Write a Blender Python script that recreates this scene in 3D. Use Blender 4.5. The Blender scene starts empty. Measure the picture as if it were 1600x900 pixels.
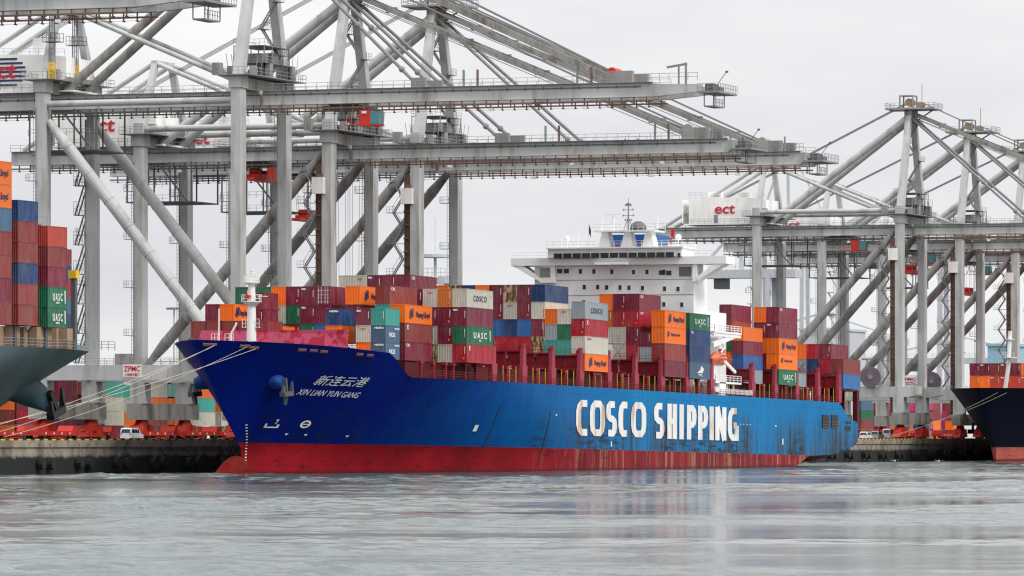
import bpy, bmesh, math, random
from mathutils import Vector, Matrix
R = math.radians
rnd = random.Random(7)
C = bpy.context.scene.collection
scene = bpy.context.scene

# ------------------------------------------------------------------ camera, sky, sun
F_PX = 8450.0; TH = R(19.53); CH = 5.5; HY = 684.0          # focal length in photo pixels, heading, eye height, horizon row
cam_d = bpy.data.cameras.new('camera'); cam = bpy.data.objects.new('camera', cam_d); C.objects.link(cam)
cam.location = (0, 0, CH); cam.rotation_euler = (R(90), 0, TH - R(90))
cam_d.sensor_width = 36; cam_d.lens = 36*F_PX/1600; cam_d.shift_y = (HY-450)/1600
cam_d.clip_start = 1; cam_d.clip_end = 30000
scene.camera = cam

SUN_EL, SUN_AZ = 46, -108       # azimuth of the sun's position, measured from +X
w = bpy.data.worlds.new('World'); scene.world = w; w.use_nodes = True
nt = w.node_tree; nt.nodes.clear()
def nd(t, typ, **kw):
    n = t.nodes.new(typ)
    for k, v in kw.items(): setattr(n, k, v)
    return n
out = nd(nt, 'ShaderNodeOutputWorld')
sky = nd(nt, 'ShaderNodeTexSky', sky_type='NISHITA', sun_disc=False)
sky.sun_elevation = R(SUN_EL); sky.sun_rotation = R(90-SUN_AZ); sky.air_density = 1.5; sky.dust_density = 4
bsky = nd(nt, 'ShaderNodeBackground'); bsky.inputs[1].default_value = 0.10
nt.links.new(sky.outputs[0], bsky.inputs[0])
tc = nd(nt, 'ShaderNodeTexCoord'); mp = nd(nt, 'ShaderNodeMapping'); mp.inputs['Scale'].default_value = (5, 5, 22)
nz = nd(nt, 'ShaderNodeTexNoise'); nz.inputs['Scale'].default_value = 1.3; nz.inputs['Detail'].default_value = 5; nz.inputs['Roughness'].default_value = .5
cr = nd(nt, 'ShaderNodeValToRGB')
cr.color_ramp.elements[0].position = .27; cr.color_ramp.elements[0].color = (.545, .555, .585, 1)
cr.color_ramp.elements[1].position = .66; cr.color_ramp.elements[1].color = (.735, .74, .75, 1)
bcl = nd(nt, 'ShaderNodeBackground'); bcl.inputs[1].default_value = 1.0
mx = nd(nt, 'ShaderNodeMixShader'); mx.inputs[0].default_value = .94
nt.links.new(tc.outputs['Generated'], mp.inputs[0]); nt.links.new(mp.outputs[0], nz.inputs['Vector'])
nt.links.new(nz.outputs[0], cr.inputs[0]); nt.links.new(cr.outputs[0], bcl.inputs[0])
# overcast sky: about twice as bright overhead as at the horizon
sz = nd(nt, 'ShaderNodeSeparateXYZ'); nt.links.new(tc.outputs['Generated'], sz.inputs[0])
zc = nd(nt, 'ShaderNodeMath', operation='MAXIMUM'); zc.inputs[1].default_value = 0; nt.links.new(sz.outputs[2], zc.inputs[0])
zm = nd(nt, 'ShaderNodeMath', operation='MULTIPLY_ADD'); zm.inputs[1].default_value = 1.25; zm.inputs[2].default_value = .97
nt.links.new(zc.outputs[0], zm.inputs[0]); nt.links.new(zm.outputs[0], bcl.inputs[1])
nt.links.new(bsky.outputs[0], mx.inputs[1]); nt.links.new(bcl.outputs[0], mx.inputs[2]); nt.links.new(mx.outputs[0], out.inputs[0])

sd = bpy.data.lights.new('sun', 'SUN'); sd.energy = 1.5; sd.angle = R(12); sd.color = (1, .98, .955)
sun = bpy.data.objects.new('sun', sd); C.objects.link(sun)
sv = Vector((math.cos(R(SUN_AZ))*math.cos(R(SUN_EL)), math.sin(R(SUN_AZ))*math.cos(R(SUN_EL)), math.sin(R(SUN_EL))))
sun.rotation_euler = sv.to_track_quat('Z', 'Y').to_euler()
sun.location = (800, 100, 300)
vs = scene.view_settings; vs.view_transform = 'Standard'; vs.look = 'None'; vs.exposure = 0.36; vs.gamma = 1
scene.cycles.max_bounces = 5; scene.cycles.diffuse_bounces = 2; scene.cycles.glossy_bounces = 3
scene.cycles.use_denoising = True; scene.cycles.filter_width = 1.25

# ------------------------------------------------------------------ geometry between photo pixels and the place
def th_of(px): return TH - math.atan((px-800)/F_PX)
def Xat(px, Y): return Y/math.tan(th_of(px))
def Yat(px, X): return X*math.tan(th_of(px))
def depth(X, Y): return X*math.cos(TH)+Y*math.sin(TH)
def Zat(py, X, Y): return CH-(py-HY)*depth(X, Y)/F_PX

# ------------------------------------------------------------------ mesh builder
class MB:
    def __init__(s): s.v = []; s.f = []; s.m = []
    def add(s, vs_, fs, mi=0):
        o = len(s.v); s.v += [tuple(p) for p in vs_]
        for f in fs: s.f.append([i+o for i in f]); s.m.append(mi)
        return s
    def box(s, x0, x1, y0, y1, z0, z1, mi=0):
        v = [(x0,y0,z0),(x1,y0,z0),(x1,y1,z0),(x0,y1,z0),(x0,y0,z1),(x1,y0,z1),(x1,y1,z1),(x0,y1,z1)]
        return s.add(v, [(0,3,2,1),(4,5,6,7),(0,1,5,4),(1,2,6,5),(2,3,7,6),(3,0,4,7)], mi)
    def bar(s, a, b, wd, hd=None, mi=0, up=(0,0,1), w2=None, h2=None):
        a = Vector(a); b = Vector(b); hd = hd or wd; w2 = w2 or wd; h2 = h2 or hd
        d = (b-a).normalized(); u = Vector(up)
        if abs(d.dot(u)) > .98: u = Vector((1,0,0))
        r = d.cross(u).normalized(); u = r.cross(d)
        v = []
        for p, ww, hh in ((a, wd, hd), (b, w2, h2)):
            for i, j in ((-1,-1),(1,-1),(1,1),(-1,1)): v.append(p+r*(ww/2*i)+u*(hh/2*j))
        return s.add(v, [(3,2,1,0),(4,5,6,7),(0,1,5,4),(1,2,6,5),(2,3,7,6),(3,0,4,7)], mi)
    def tube(s, a, b, r1, r2=None, n=12, mi=0, caps=True):
        a = Vector(a); b = Vector(b); r2 = r1 if r2 is None else r2
        d = (b-a).normalized(); u = Vector((0,0,1)) if abs(d.z) < .98 else Vector((1,0,0))
        r = d.cross(u).normalized(); u = r.cross(d); v = []
        for p, rr in ((a, r1), (b, r2)):
            for k in range(n):
                t = 2*math.pi*k/n; v.append(p+r*(rr*math.cos(t))+u*(rr*math.sin(t)))
        fs = [(k, (k+1)%n, n+(k+1)%n, n+k) for k in range(n)]
        if caps: fs += [tuple(range(n-1,-1,-1)), tuple(range(n, 2*n))]
        return s.add(v, fs, mi)
    def path(s, pts, r, n=6, mi=0):
        for i in range(len(pts)-1): s.tube(pts[i], pts[i+1], r, n=n, mi=mi)
        return s
    def prism(s, poly, axis, a0, a1, mi=0):
        # poly: 2-D points; axis: the extruded axis
        def P(p, t):
            return {'x': (t, p[0], p[1]), 'y': (p[0], t, p[1]), 'z': (p[0], p[1], t)}[axis]
        n = len(poly); v = [P(p, a0) for p in poly]+[P(p, a1) for p in poly]
        fs = [(k, (k+1)%n, n+(k+1)%n, n+k) for k in range(n)]+[tuple(range(n-1,-1,-1)), tuple(range(n, 2*n))]
        return s.add(v, fs, mi)
    def sphere(s, c, r, sx=1, sy=1, sz=1, n=12, mi=0, z0=-90):
        m = 8; v = []; fs = []
        for i in range(m+1):
            la = R(z0+(90-z0)*i/m)
            for k in range(n):
                lo = 2*math.pi*k/n
                v.append((c[0]+r*sx*math.cos(la)*math.cos(lo), c[1]+r*sy*math.cos(la)*math.sin(lo), c[2]+r*sz*math.sin(la)))
        for i in range(m):
            for k in range(n): fs.append((i*n+k, i*n+(k+1)%n, (i+1)*n+(k+1)%n, (i+1)*n+k))
        return s.add(v, fs, mi)
    def rail(s, a, b, h=1.1, step=2.0, t=.05, mi=0, n_rails=2):
        a = Vector(a); b = Vector(b); L = (b-a).length; k = max(1, round(L/step))
        for i in range(k+1):
            p = a.lerp(b, i/k); s.bar(p, p+Vector((0,0,h)), t, mi=mi)
        for j in range(n_rails):
            hh = Vector((0,0,h*(j+1)/n_rails)); s.bar(a+hh, b+hh, t, mi=mi)
        return s
    def build(s, name, mats, parent=None, smooth=False, loc=None, fix=False):
        me = bpy.data.meshes.new(name); me.from_pydata(s.v, [], s.f); me.update()
        if not isinstance(mats, (list, tuple)): mats = [mats]
        for m in mats: me.materials.append(m)
        me.polygons.foreach_set('material_index', s.m)
        if smooth: me.polygons.foreach_set('use_smooth', [True]*len(me.polygons))
        if fix:
            bm = bmesh.new(); bm.from_mesh(me); bmesh.ops.remove_doubles(bm, verts=bm.verts, dist=.001)
            bmesh.ops.recalc_face_normals(bm, faces=bm.faces); bm.to_mesh(me); bm.free()
        o = bpy.data.objects.new(name, me); C.objects.link(o)
        if parent: o.parent = parent
        if loc: o.location = loc
        return o

def tag(o, label=None, cat=None, group=None, kind=None):
    if label: o['label'] = label
    if cat: o['category'] = cat
    if group: o['group'] = group
    if kind: o['kind'] = kind
    return o
def empty(name, loc=(0,0,0), rz=0, **kw):
    o = bpy.data.objects.new(name, None); C.objects.link(o); o.location = loc; o.rotation_euler = (0,0,rz)
    o.empty_display_size = .5
    return tag(o, **kw)
def copy_tree(o, parent=None):
    c = o.copy(); C.objects.link(c); c.parent = parent
    for ch in [x for x in KIDS.get(o.name, [])]: copy_tree(ch, c)
    return c
KIDS = {}
def index_kids():
    KIDS.clear()
    for o in bpy.data.objects:
        if o.parent: KIDS.setdefault(o.parent.name, []).append(o)

def text_mesh(txt, size=1.0, bold=0.0, shear=0.0, extrude=.02, space=1.0):
    cu = bpy.data.curves.new('tmp', 'FONT'); cu.body = txt; cu.size = size; cu.offset = bold; cu.shear = shear
    cu.extrude = extrude; cu.space_character = space; cu.align_x = 'CENTER'; cu.align_y = 'CENTER'; cu.resolution_u = 3
    o = bpy.data.objects.new('tmp', cu); C.objects.link(o)
    dg = bpy.context.evaluated_depsgraph_get(); dg.update()
    me = bpy.data.meshes.new_from_object(o.evaluated_get(dg))
    C.objects.unlink(o); bpy.data.objects.remove(o); bpy.data.curves.remove(cu)
    return me
def text_obj(name, txt, w_, h_, mat, M, parent=None, bold=.02, shear=0, extrude=.02, space=1.0):
    """text stretched to w_ by h_; M maps text plane (x right, y up, z out) to parent space"""
    me = text_mesh(txt, 1.0, bold, shear, extrude, space)
    xs = [v.co.x for v in me.vertices]; ys = [v.co.y for v in me.vertices]
    cx, cy = (min(xs)+max(xs))/2, (min(ys)+max(ys))/2; sx = w_/(max(xs)-min(xs)); sy = h_/(max(ys)-min(ys))
    for v in me.vertices:
        v.co = M @ Vector(((v.co.x-cx)*sx, (v.co.y-cy)*sy, v.co.z))
    me.materials.clear(); me.materials.append(mat); me.name = name
    o = bpy.data.objects.new(name, me); C.objects.link(o)
    if parent: o.parent = parent
    return o
# text facing -Y (reads towards +X): x->X, y->Z, z->-Y
def M_face_mY(x, y, z): return Matrix(((1,0,0,x),(0,0,-1,y),(0,1,0,z),(0,0,0,1)))
# text facing -X, reading along -Y (as seen from -X, right = -Y)
def M_face_mX(x, y, z): return Matrix(((0,0,-1,x),(-1,0,0,y),(0,1,0,z),(0,0,0,1)))

# ------------------------------------------------------------------ materials
def new_mat(name):
    m = bpy.data.materials.new(name); m.use_nodes = True
    t = m.node_tree; p = t.nodes['Principled BSDF']; return m, t, p
def noise(t, scale, detail=4, rough=.6, sc=(1,1,1), coord='Object', vec=None):
    c = nd(t, 'ShaderNodeTexCoord'); mpn = nd(t, 'ShaderNodeMapping'); mpn.inputs['Scale'].default_value = sc
    n = nd(t, 'ShaderNodeTexNoise'); n.inputs['Scale'].default_value = scale; n.inputs['Detail'].default_value = detail
    n.inputs['Roughness'].default_value = rough
    t.links.new(vec if vec else c.outputs[coord], mpn.inputs[0]); t.links.new(mpn.outputs[0], n.inputs['Vector'])
    return n.outputs[0]
def ramp(t, fac, p0, c0, p1, c1):
    r = nd(t, 'ShaderNodeValToRGB'); e = r.color_ramp.elements
    e[0].position = p0; e[1].position = p1
    e[0].color = c0 if len(c0) == 4 else (*c0, 1); e[1].color = c1 if len(c1) == 4 else (*c1, 1)
    t.links.new(fac, r.inputs[0]); return r.outputs[0]
def mixc(t, fac, a, b, mode='MIX'):
    m = nd(t, 'ShaderNodeMix', data_type='RGBA', blend_type=mode)
    for sock, v in ((m.inputs[0], fac), (m.inputs[6], a), (m.inputs[7], b)):
        if isinstance(v, (int, float)): sock.default_value = v
        elif isinstance(v, (tuple, list)): sock.default_value = (*v, 1) if len(v) == 3 else v
        else: t.links.new(v, sock)
    return m.outputs[2]
def mathn(t, op, a, b=None, clamp=False):
    m = nd(t, 'ShaderNodeMath', operation=op); m.use_clamp = clamp
    for i, v in enumerate((a, b)):
        if v is None: continue
        if isinstance(v, (int, float)): m.inputs[i].default_value = v
        else: t.links.new(v, m.inputs[i])
    return m.outputs[0]
K0, K1 = (0,0,0), (1,1,1)
def paint(name, col, rough=.5, dirt=(.10,.075,.055), amt=.5, scale=.35, metal=0, streak=True, lo=.52, hi=.72, coat=0):
    m, t, p = new_mat(name)
    n = noise(t, scale, 6, .65, (1,1,.18) if streak else (1,1,1))
    f = mathn(t, 'MULTIPLY', ramp(t, n, lo, K0, hi, K1), amt)
    n2 = noise(t, scale*.3, 3, .5)
    c2 = mixc(t, ramp(t, n2, .35, K0, .65, K1), tuple(c*.86 for c in col), tuple(min(1, c*1.1) for c in col))
    t.links.new(mixc(t, f, c2, dirt), p.inputs['Base Color']); p.inputs['Specular IOR Level'].default_value = .3
    p.inputs['Roughness'].default_value = rough; p.inputs['Metallic'].default_value = metal
    return m
def plain(name, col, rough=.6, metal=0):
    m, t, p = new_mat(name); n = noise(t, .9, 4)
    t.links.new(mixc(t, n, tuple(c*.8 for c in col), tuple(min(1, c*1.2) for c in col)), p.inputs['Base Color'])
    p.inputs['Roughness'].default_value = rough; p.inputs['Metallic'].default_value = metal
    return m
MT = {}
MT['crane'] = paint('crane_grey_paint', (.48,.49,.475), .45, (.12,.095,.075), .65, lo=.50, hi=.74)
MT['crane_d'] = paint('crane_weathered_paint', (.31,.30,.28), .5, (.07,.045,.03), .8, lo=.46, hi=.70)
MT['steel'] = plain('dark_steel', (.09,.09,.095), .55)
MT['galv'] = plain('galvanised_steel', (.23,.235,.24), .5)
MT['rail'] = plain('walkway_grey', (.28,.285,.29), .5)
MT['white'] = paint('white_paint', (.78,.77,.74), .4, (.30,.20,.13), .35)
MT['housew'] = paint('machinery_house_white', (.88,.865,.83), .5, (.35,.24,.16), .45)
MT['shipw'] = paint('ship_white_paint', (.95,.94,.93), .45, (.55,.43,.34), .3, scale=.25, lo=.56)
MT['textred'] = plain('sign_red', (.55,.015,.03), .5)
MT['textwhite'] = paint('lettering_white', (.82,.80,.77), .5, (.50,.24,.06), .75, scale=.22, streak=True, lo=.53, hi=.62)
MT['textw'] = plain('plain_white', (.8,.8,.8), .5)
MT['navy'] = plain('navy_print', (.01,.02,.10), .5)
MT['red'] = paint('red_machinery_paint', (.55,.035,.02), .5, (.08,.03,.02), .4)
MT['orange'] = paint('orange_paint', (.80,.16,.02), .5, (.15,.06,.03), .3)
MT['yellow'] = plain('yellow_paint', (.80,.50,.02), .5)
MT['black'] = plain('black_paint', (.012,.012,.013), .6)
MT['glass'] = plain('dark_glass', (.012,.02,.025), .12)
MT['teal_glass'] = plain('teal_glass', (.06,.22,.23), .15)
MT['rubber'] = plain('tyre_rubber', (.015,.015,.015), .85)
MT['rust'] = paint('rusty_rack', (.17,.10,.08), .7, (.05,.02,.015), .6)
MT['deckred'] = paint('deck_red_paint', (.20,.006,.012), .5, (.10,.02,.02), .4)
MT['hatch'] = paint('hatch_shaded_red', (.085,.004,.007), .6, (.03,.01,.01), .4)  # red darkened: shade below the container overhang is put into the colour
MT['postpink'] = paint('faded_post_paint', (.33,.04,.065), .55, (.22,.02,.03), .4)
MT['ochre'] = plain('dull_ochre', (.30,.19,.09), .6)
MT['rope'] = plain('pale_rope', (.62,.55,.42), .8)
MT['funnelblue'] = plain('funnel_blue', (.01,.08,.30), .4)
MT['cyan'] = plain('funnel_cyan', (.03,.33,.40), .4)
MT['lifeorange'] = plain('lifeboat_orange', (.85,.20,.10), .4)
MT['vanw'] = plain('van_white', (.75,.77,.78), .3)
MT['vansilver'] = plain('van_silver', (.35,.38,.40), .3)
MT['skin'] = plain('skin', (.45,.25,.17), .6)
MT['pale'] = plain('hazed_pale_steel', (.50,.52,.54), .6)  # far steelwork: haze of distance mixed into the paint colour
MT['ltblue'] = plain('light_blue_cladding', (.28,.48,.58), .6)

def container_mat():
    m, t, p = new_mat('container_paint')
    oi = nd(t, 'ShaderNodeObjectInfo'); c = nd(t, 'ShaderNodeTexCoord')
    off = nd(t, 'ShaderNodeVectorMath', operation='ADD')
    cmb = nd(t, 'ShaderNodeCombineXYZ'); k = mathn(t, 'MULTIPLY', oi.outputs['Random'], 90)
    for i in range(3): t.links.new(k, cmb.inputs[i])
    t.links.new(c.outputs['Object'], off.inputs[0]); t.links.new(cmb.outputs[0], off.inputs[1])
    v = off.outputs[0]
    n1 = noise(t, .9, 5, .65, (1,1,.35), vec=v); n2 = noise(t, 2.0, 6, .7, (1,1,.3), vec=v)
    base = mixc(t, ramp(t, n1, .4, K0, .7, K1), oi.outputs['Color'], mixc(t, .30, oi.outputs['Color'], (.24,.20,.19)))
    # alpha of the object colour carries how rusty that container is
    thr = mathn(t, 'SUBTRACT', .82, mathn(t, 'MULTIPLY', oi.outputs['Alpha'], .40))
    rf = mathn(t, 'MULTIPLY', mathn(t, 'SUBTRACT', n2, thr), 9, True)
    t.links.new(mixc(t, rf, base, (.15,.055,.02)), p.inputs['Base Color'])
    p.inputs['Roughness'].default_value = .45; p.inputs['Specular IOR Level'].default_value = .3
    return m
MT['cont'] = container_mat()
# ------------------------------------------------------------------ water, quay, terminal ground
def water_mat():
    m, t, p = new_mat('harbour_water')
    p.inputs['Base Color'].default_value = (.07, .10, .093, 1); p.inputs['Roughness'].default_value = .08
    p.inputs['IOR'].default_value = 1.33
    g = nd(t, 'ShaderNodeNewGeometry'); P = g.outputs['Position']
    n1 = noise(t, 1.9, 6, .7, (1, .8, 1), vec=P)
    n2 = noise(t, .10, 4, .6, (1, .7, 1), vec=P)
    n3 = noise(t, .018, 4, .62, (.55, 1.1, 1), vec=P)
    calm = ramp(t, n3, .40, (.15,.15,.15), .60, (1.5,1.5,1.5))
    h = mathn(t, 'MULTIPLY', n1, .42)
    b = nd(t, 'ShaderNodeBump'); b.inputs['Distance'].default_value = .09
    t.links.new(mathn(t, 'MULTIPLY', calm, 1.0), b.inputs['Strength'])
    t.links.new(h, b.inputs['Height']); t.links.new(b.outputs[0], p.inputs['Normal'])
    return m
MT['water'] = water_mat()
import numpy as np
rg = np.random.default_rng(5)
WV = []
for k in range(60):
    lam = .8*(10/.8)**(k/59); a_ = rg.normal(0, .60)+.45; WV.append((2*math.pi/lam*math.cos(a_), 2*math.pi/lam*math.sin(a_), .0026*lam**.92, rg.uniform(0, 6.28)))
GU = [(2*math.pi/l_*math.cos(t_), 2*math.pi/l_*math.sin(t_), p_) for l_, t_, p_ in [(rg.uniform(30, 190), rg.uniform(0, 3.14), rg.uniform(0, 6.28)) for _ in range(12)]]
def wave(x, y):
    z = np.zeros_like(x)
    for kx, ky, a_, p_ in WV: z += a_*np.sin(kx*x+ky*y+p_)
    g_ = np.zeros_like(x)
    for kx, ky, p_ in GU: g_ += np.sin(kx*x+ky*y+p_)
    return z*np.clip(.80+.55*g_/1.6, .12, 2.0)
wv, wf, off_ = [], [], 0
def patch(x0, x1, y0, y1, st_):
    global off_
    nx, ny = int((x1-x0)/st_)+1, int((y1-y0)/st_)+1
    X_, Y_ = np.meshgrid(np.linspace(x0, x1, nx), np.linspace(y0, y1, ny), indexing='ij')
    wv.append(np.stack([X_.ravel(), Y_.ravel(), wave(X_.ravel(), Y_.ravel())], 1)); i = (np.arange(nx-1)[:, None]*ny+np.arange(ny-1)[None]).ravel()+off_
    wf.append(np.stack([i, i+ny, i+ny+1, i+1], 1)); off_ += nx*ny
T_ = 30
for ix in range(120, 1500, T_):       # rippled sheet over the harbour basin, finer near the viewer's shore
    for iy in range(-30, 360, T_):
        a_ = math.degrees(math.atan2(iy+T_/2, ix+T_/2)); d_ = math.hypot(ix, iy)
        if not 8 < a_ < 31: continue
        patch(ix, ix+T_, iy, min(iy+T_, 334.5), (.33 if d_ < 330 else .5) if d_ < 470 else .75 if d_ < 720 else 1.1)
wv.append(np.array([(-3000,-6000,-.55),(16000,-6000,-.55),(16000,16000,-.55),(-3000,16000,-.55)])); wf.append(np.array([[off_, off_+1, off_+2, off_+3]]))
wv = np.concatenate(wv); wf = np.concatenate(wf)
me = bpy.data.meshes.new('water'); me.vertices.add(len(wv)); me.vertices.foreach_set('co', wv.astype(np.float32).ravel())
me.loops.add(len(wf)*4); me.loops.foreach_set('vertex_index', wf.astype(np.int32).ravel()); me.polygons.add(len(wf)); me.polygons.foreach_set('loop_start', np.arange(0, len(wf)*4, 4, dtype=np.int32))
me.update(calc_edges=True); me.validate(); me.polygons.foreach_set('use_smooth', [True]*len(me.polygons)); me.materials.append(MT['water'])
wo = bpy.data.objects.new('water', me); C.objects.link(wo); tag(wo, kind='structure')
print('water verts', len(wv))

def concrete_mat():
    m, t, p = new_mat('quay_concrete')
    g = nd(t, 'ShaderNodeNewGeometry'); P = g.outputs['Position']
    n = noise(t, .35, 6, .7, (1,1,1), vec=P); n2 = noise(t, .12, 5, .6, (1,1,.12), vec=P)
    base = mixc(t, ramp(t, n, .35, K0, .7, K1), (.20,.165,.125), (.40,.34,.26))
    base = mixc(t, ramp(t, n2, .5, K0, .66, K1), base, (.07,.06,.05))
    sx = nd(t, 'ShaderNodeSeparateXYZ'); t.links.new(P, sx.inputs[0])
    zz = mathn(t, 'ADD', sx.outputs[2], mathn(t, 'MULTIPLY', mathn(t, 'SUBTRACT', n, .5), 1.6))
    wet = ramp(t, mathn(t, 'MULTIPLY', zz, .2), .50, K1, .60, K0)      # weed and tide band below about 2.7 m
    t.links.new(mixc(t, wet, base, (.010,.012,.010)), p.inputs['Base Color']); p.inputs['Roughness'].default_value = .85
    return m
MT['concrete'] = concrete_mat(); MT['asphalt'] = plain('terminal_asphalt', (.06,.06,.06), .85)
QZ = 5.1; QY = 334.0
tag(MB().box(-2800, 9000, QY+1.2, 15000, -4, QZ).build('terminal_ground', MT['asphalt']), kind='structure')
qw = empty('quay_wall', (700, QY, 0), label='weathered concrete quay wall with a black tide band behind the blue ship', cat='quay wall')
mb = MB()
for k in range(-60, 140):
    mb.box(k*14.0-.0, k*14.0+13.94, 0, 1.19, -4, QZ)
    mb.box(k*14.0, k*14.0+13.9, -.25, -.003, QZ-1.0, QZ+.02)
mb.build('wall', MT['concrete'], qw)
mb = MB()
for k in range(-60, 500):
    mb.box(k*3.0, k*3.0+1.5, -.262, .5, QZ+.024, QZ+.22)
mb.build('kerb', MT['yellow'], qw)
mb = MB()
for k in range(-60, 500): mb.box(k*3.0+1.5, k*3.0+3.0, -.26, .5, QZ+.024, QZ+.21)
mb.build('kerb', MT['black'], qw)
def fender_mesh():
    f = MB()
    n = 20; f.tube((0,-1.1,0), (0,-.3,0), .85, n=n); 
    for k in range(10):
        a = 2*math.pi*k/10; f.tube((.83*math.cos(a), -1.12, .83*math.sin(a)), (.83*math.cos(a), -.3, .83*math.sin(a)), .09, n=5)
    return f
fx = [i*14.0+(0 if k else -3.6)+735 for i in range(8) for k in (0, 1)]+[i*14.0+(0 if k else -3.6)+1140 for i in range(11) for k in (0, 1)]
fnum = ['nearest the left ship','second','third','fourth','fifth','sixth','seventh','eighth','ninth','tenth','eleventh','twelfth','thirteenth','fourteenth','fifteenth','sixteenth','seventeenth','eighteenth','nineteenth','twentieth','twenty-first','twenty-second','twenty-third','twenty-fourth']
fe = None
for i, x in enumerate(fx):
    if fe is None:
        fe = empty('tyre_fender'); fender_mesh().build('tyre', MT['rubber'], fe, smooth=False)
        MB().tube((0,-1.2,1.2), (0,-.27,3.1), .06, n=5).build('chain', MT['steel'], fe); o = fe
    else:
        o = fe.copy(); C.objects.link(o)
        for ch in fe.children: 
            c = ch.copy(); C.objects.link(c); c.parent = o
    o.location = (x, QY, 1.7+rnd.uniform(-.15, .15))
    side = 'left' if x < 1000 else 'right'; j = i if x < 1000 else i-sum(1 for q in fx if q < 1000)
    tag(o, f'black round rubber fender on the {"wall before" if side=="left" else "wall behind"} the blue ship, {("the leftmost" if j==0 else fnum[j]+" from the left")}',
        'fender', 'rubber fenders on the quay wall')

# ------------------------------------------------------------------ hulls
class Hull:
    def __init__(s, L=289, B=20, rake=18, zt=19.1, deck=None, zb=None, stern=True, Ld=75, Lw=115):
        s.L, s.B, s.rake, s.zt, s.Ld, s.Lw = L, B, rake, zt, Ld, Lw; s.deck = deck; s.zb = zb; s.stern = stern
    def stem(s, z):
        q = min(1, max(0, (z-3.5)/(s.zt-3.5))); return s.rake*(1-q**.85)+.0
    def half(s, u, z):
        zz = min(1, max(0, z/s.zt)); zz = zz**1.35
        t = u-s.stem(z)
        if t <= 0: return 0.0
        L = s.Lw-(s.Lw-s.Ld)*zz; n = 1.8+.4*zz; m = 1-.25*zz
        b = s.B*(1-(1-min(1, t/L))**n)**m
        if s.stern and u > s.L-75:
            k = (u-(s.L-75))/75; zb = s.zb(u); q = (z-zb)/(1.6+.6*k)
            b *= 0 if q <= 0 else min(1, q)**.36
            if z < 3: b *= 1-.10*max(0, (k-.2))*(3-z)/3
            b *= 1-.012*max(0, k-.75)/.25
        return b
    def mesh(s, name, X0, Yc, d, mats, parent, loc=(0,0,0)):
        """X0 tip; d=+1 stern towards +X"""
        us = [0,.4,1,2,3,4.5,6,8,10,12.5,15,18,21,24,27,30,33,36,37.6,39,40.5,42,43.5,45,48,52,56,61,66,72,80,88,96,105,115,130,150,170,190,205,214,222,230,238,246,252,258,264,269,273,274.6,277,280,283,286,289]
        us = [u*s.L/289 for u in us]; nv = 22; v = []; idx = {}
        for sd in (0, 1):
            for i, un in enumerate(us):
                zd = s.deck(un); zl = s.zb(un) if s.stern else -5
                for j in range(nv+1):
                    z = zl+(zd-zl)*j/nv; st = s.stem(z); u = st+un*(1-st/s.L)
                    b = s.half(u, z) if i else 0
                    if s.stern: 
                        if j == 0 and un > s.L-75: b = 0
                    idx[sd, i, j] = len(v); v.append((X0+d*u, Yc+(b if sd else -b), z))
        f = []
        for sd in (0, 1):
            for i in range(len(us)-1):
                for j in range(nv):
                    q = [idx[sd,i,j], idx[sd,i+1,j], idx[sd,i+1,j+1], idx[sd,i,j+1]]
                    f.append(q if sd else q[::-1])
        i = len(us)-1
        for j in range(nv): f.append([idx[0,i,j], idx[1,i,j], idx[1,i,j+1], idx[0,i,j+1]])
        mb = MB(); mb.add(v, f); o = mb.build(name, mats, parent, smooth=False, fix=True)
        me = o.data
        for p in me.polygons: p.use_smooth = abs(p.normal.x) < .97
        me.set_sharp_from_angle(angle=R(35))
        # decks
        dk = MB(); v = []; f = []
        for k, un in enumerate(us):
            z = s.deck(un)-(1.1 if un < 38 else .25); u = un+s.stem(z)*(1-un/s.L); b = max(.01, s.half(u, z)-.15)
            v += [(X0+d*u, Yc-b, z), (X0+d*u, Yc+b, z)]
            if k: f.append((2*k-2, 2*k-1, 2*k+1, 2*k))
        dk.add(v, f)
        return o, dk

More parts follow.
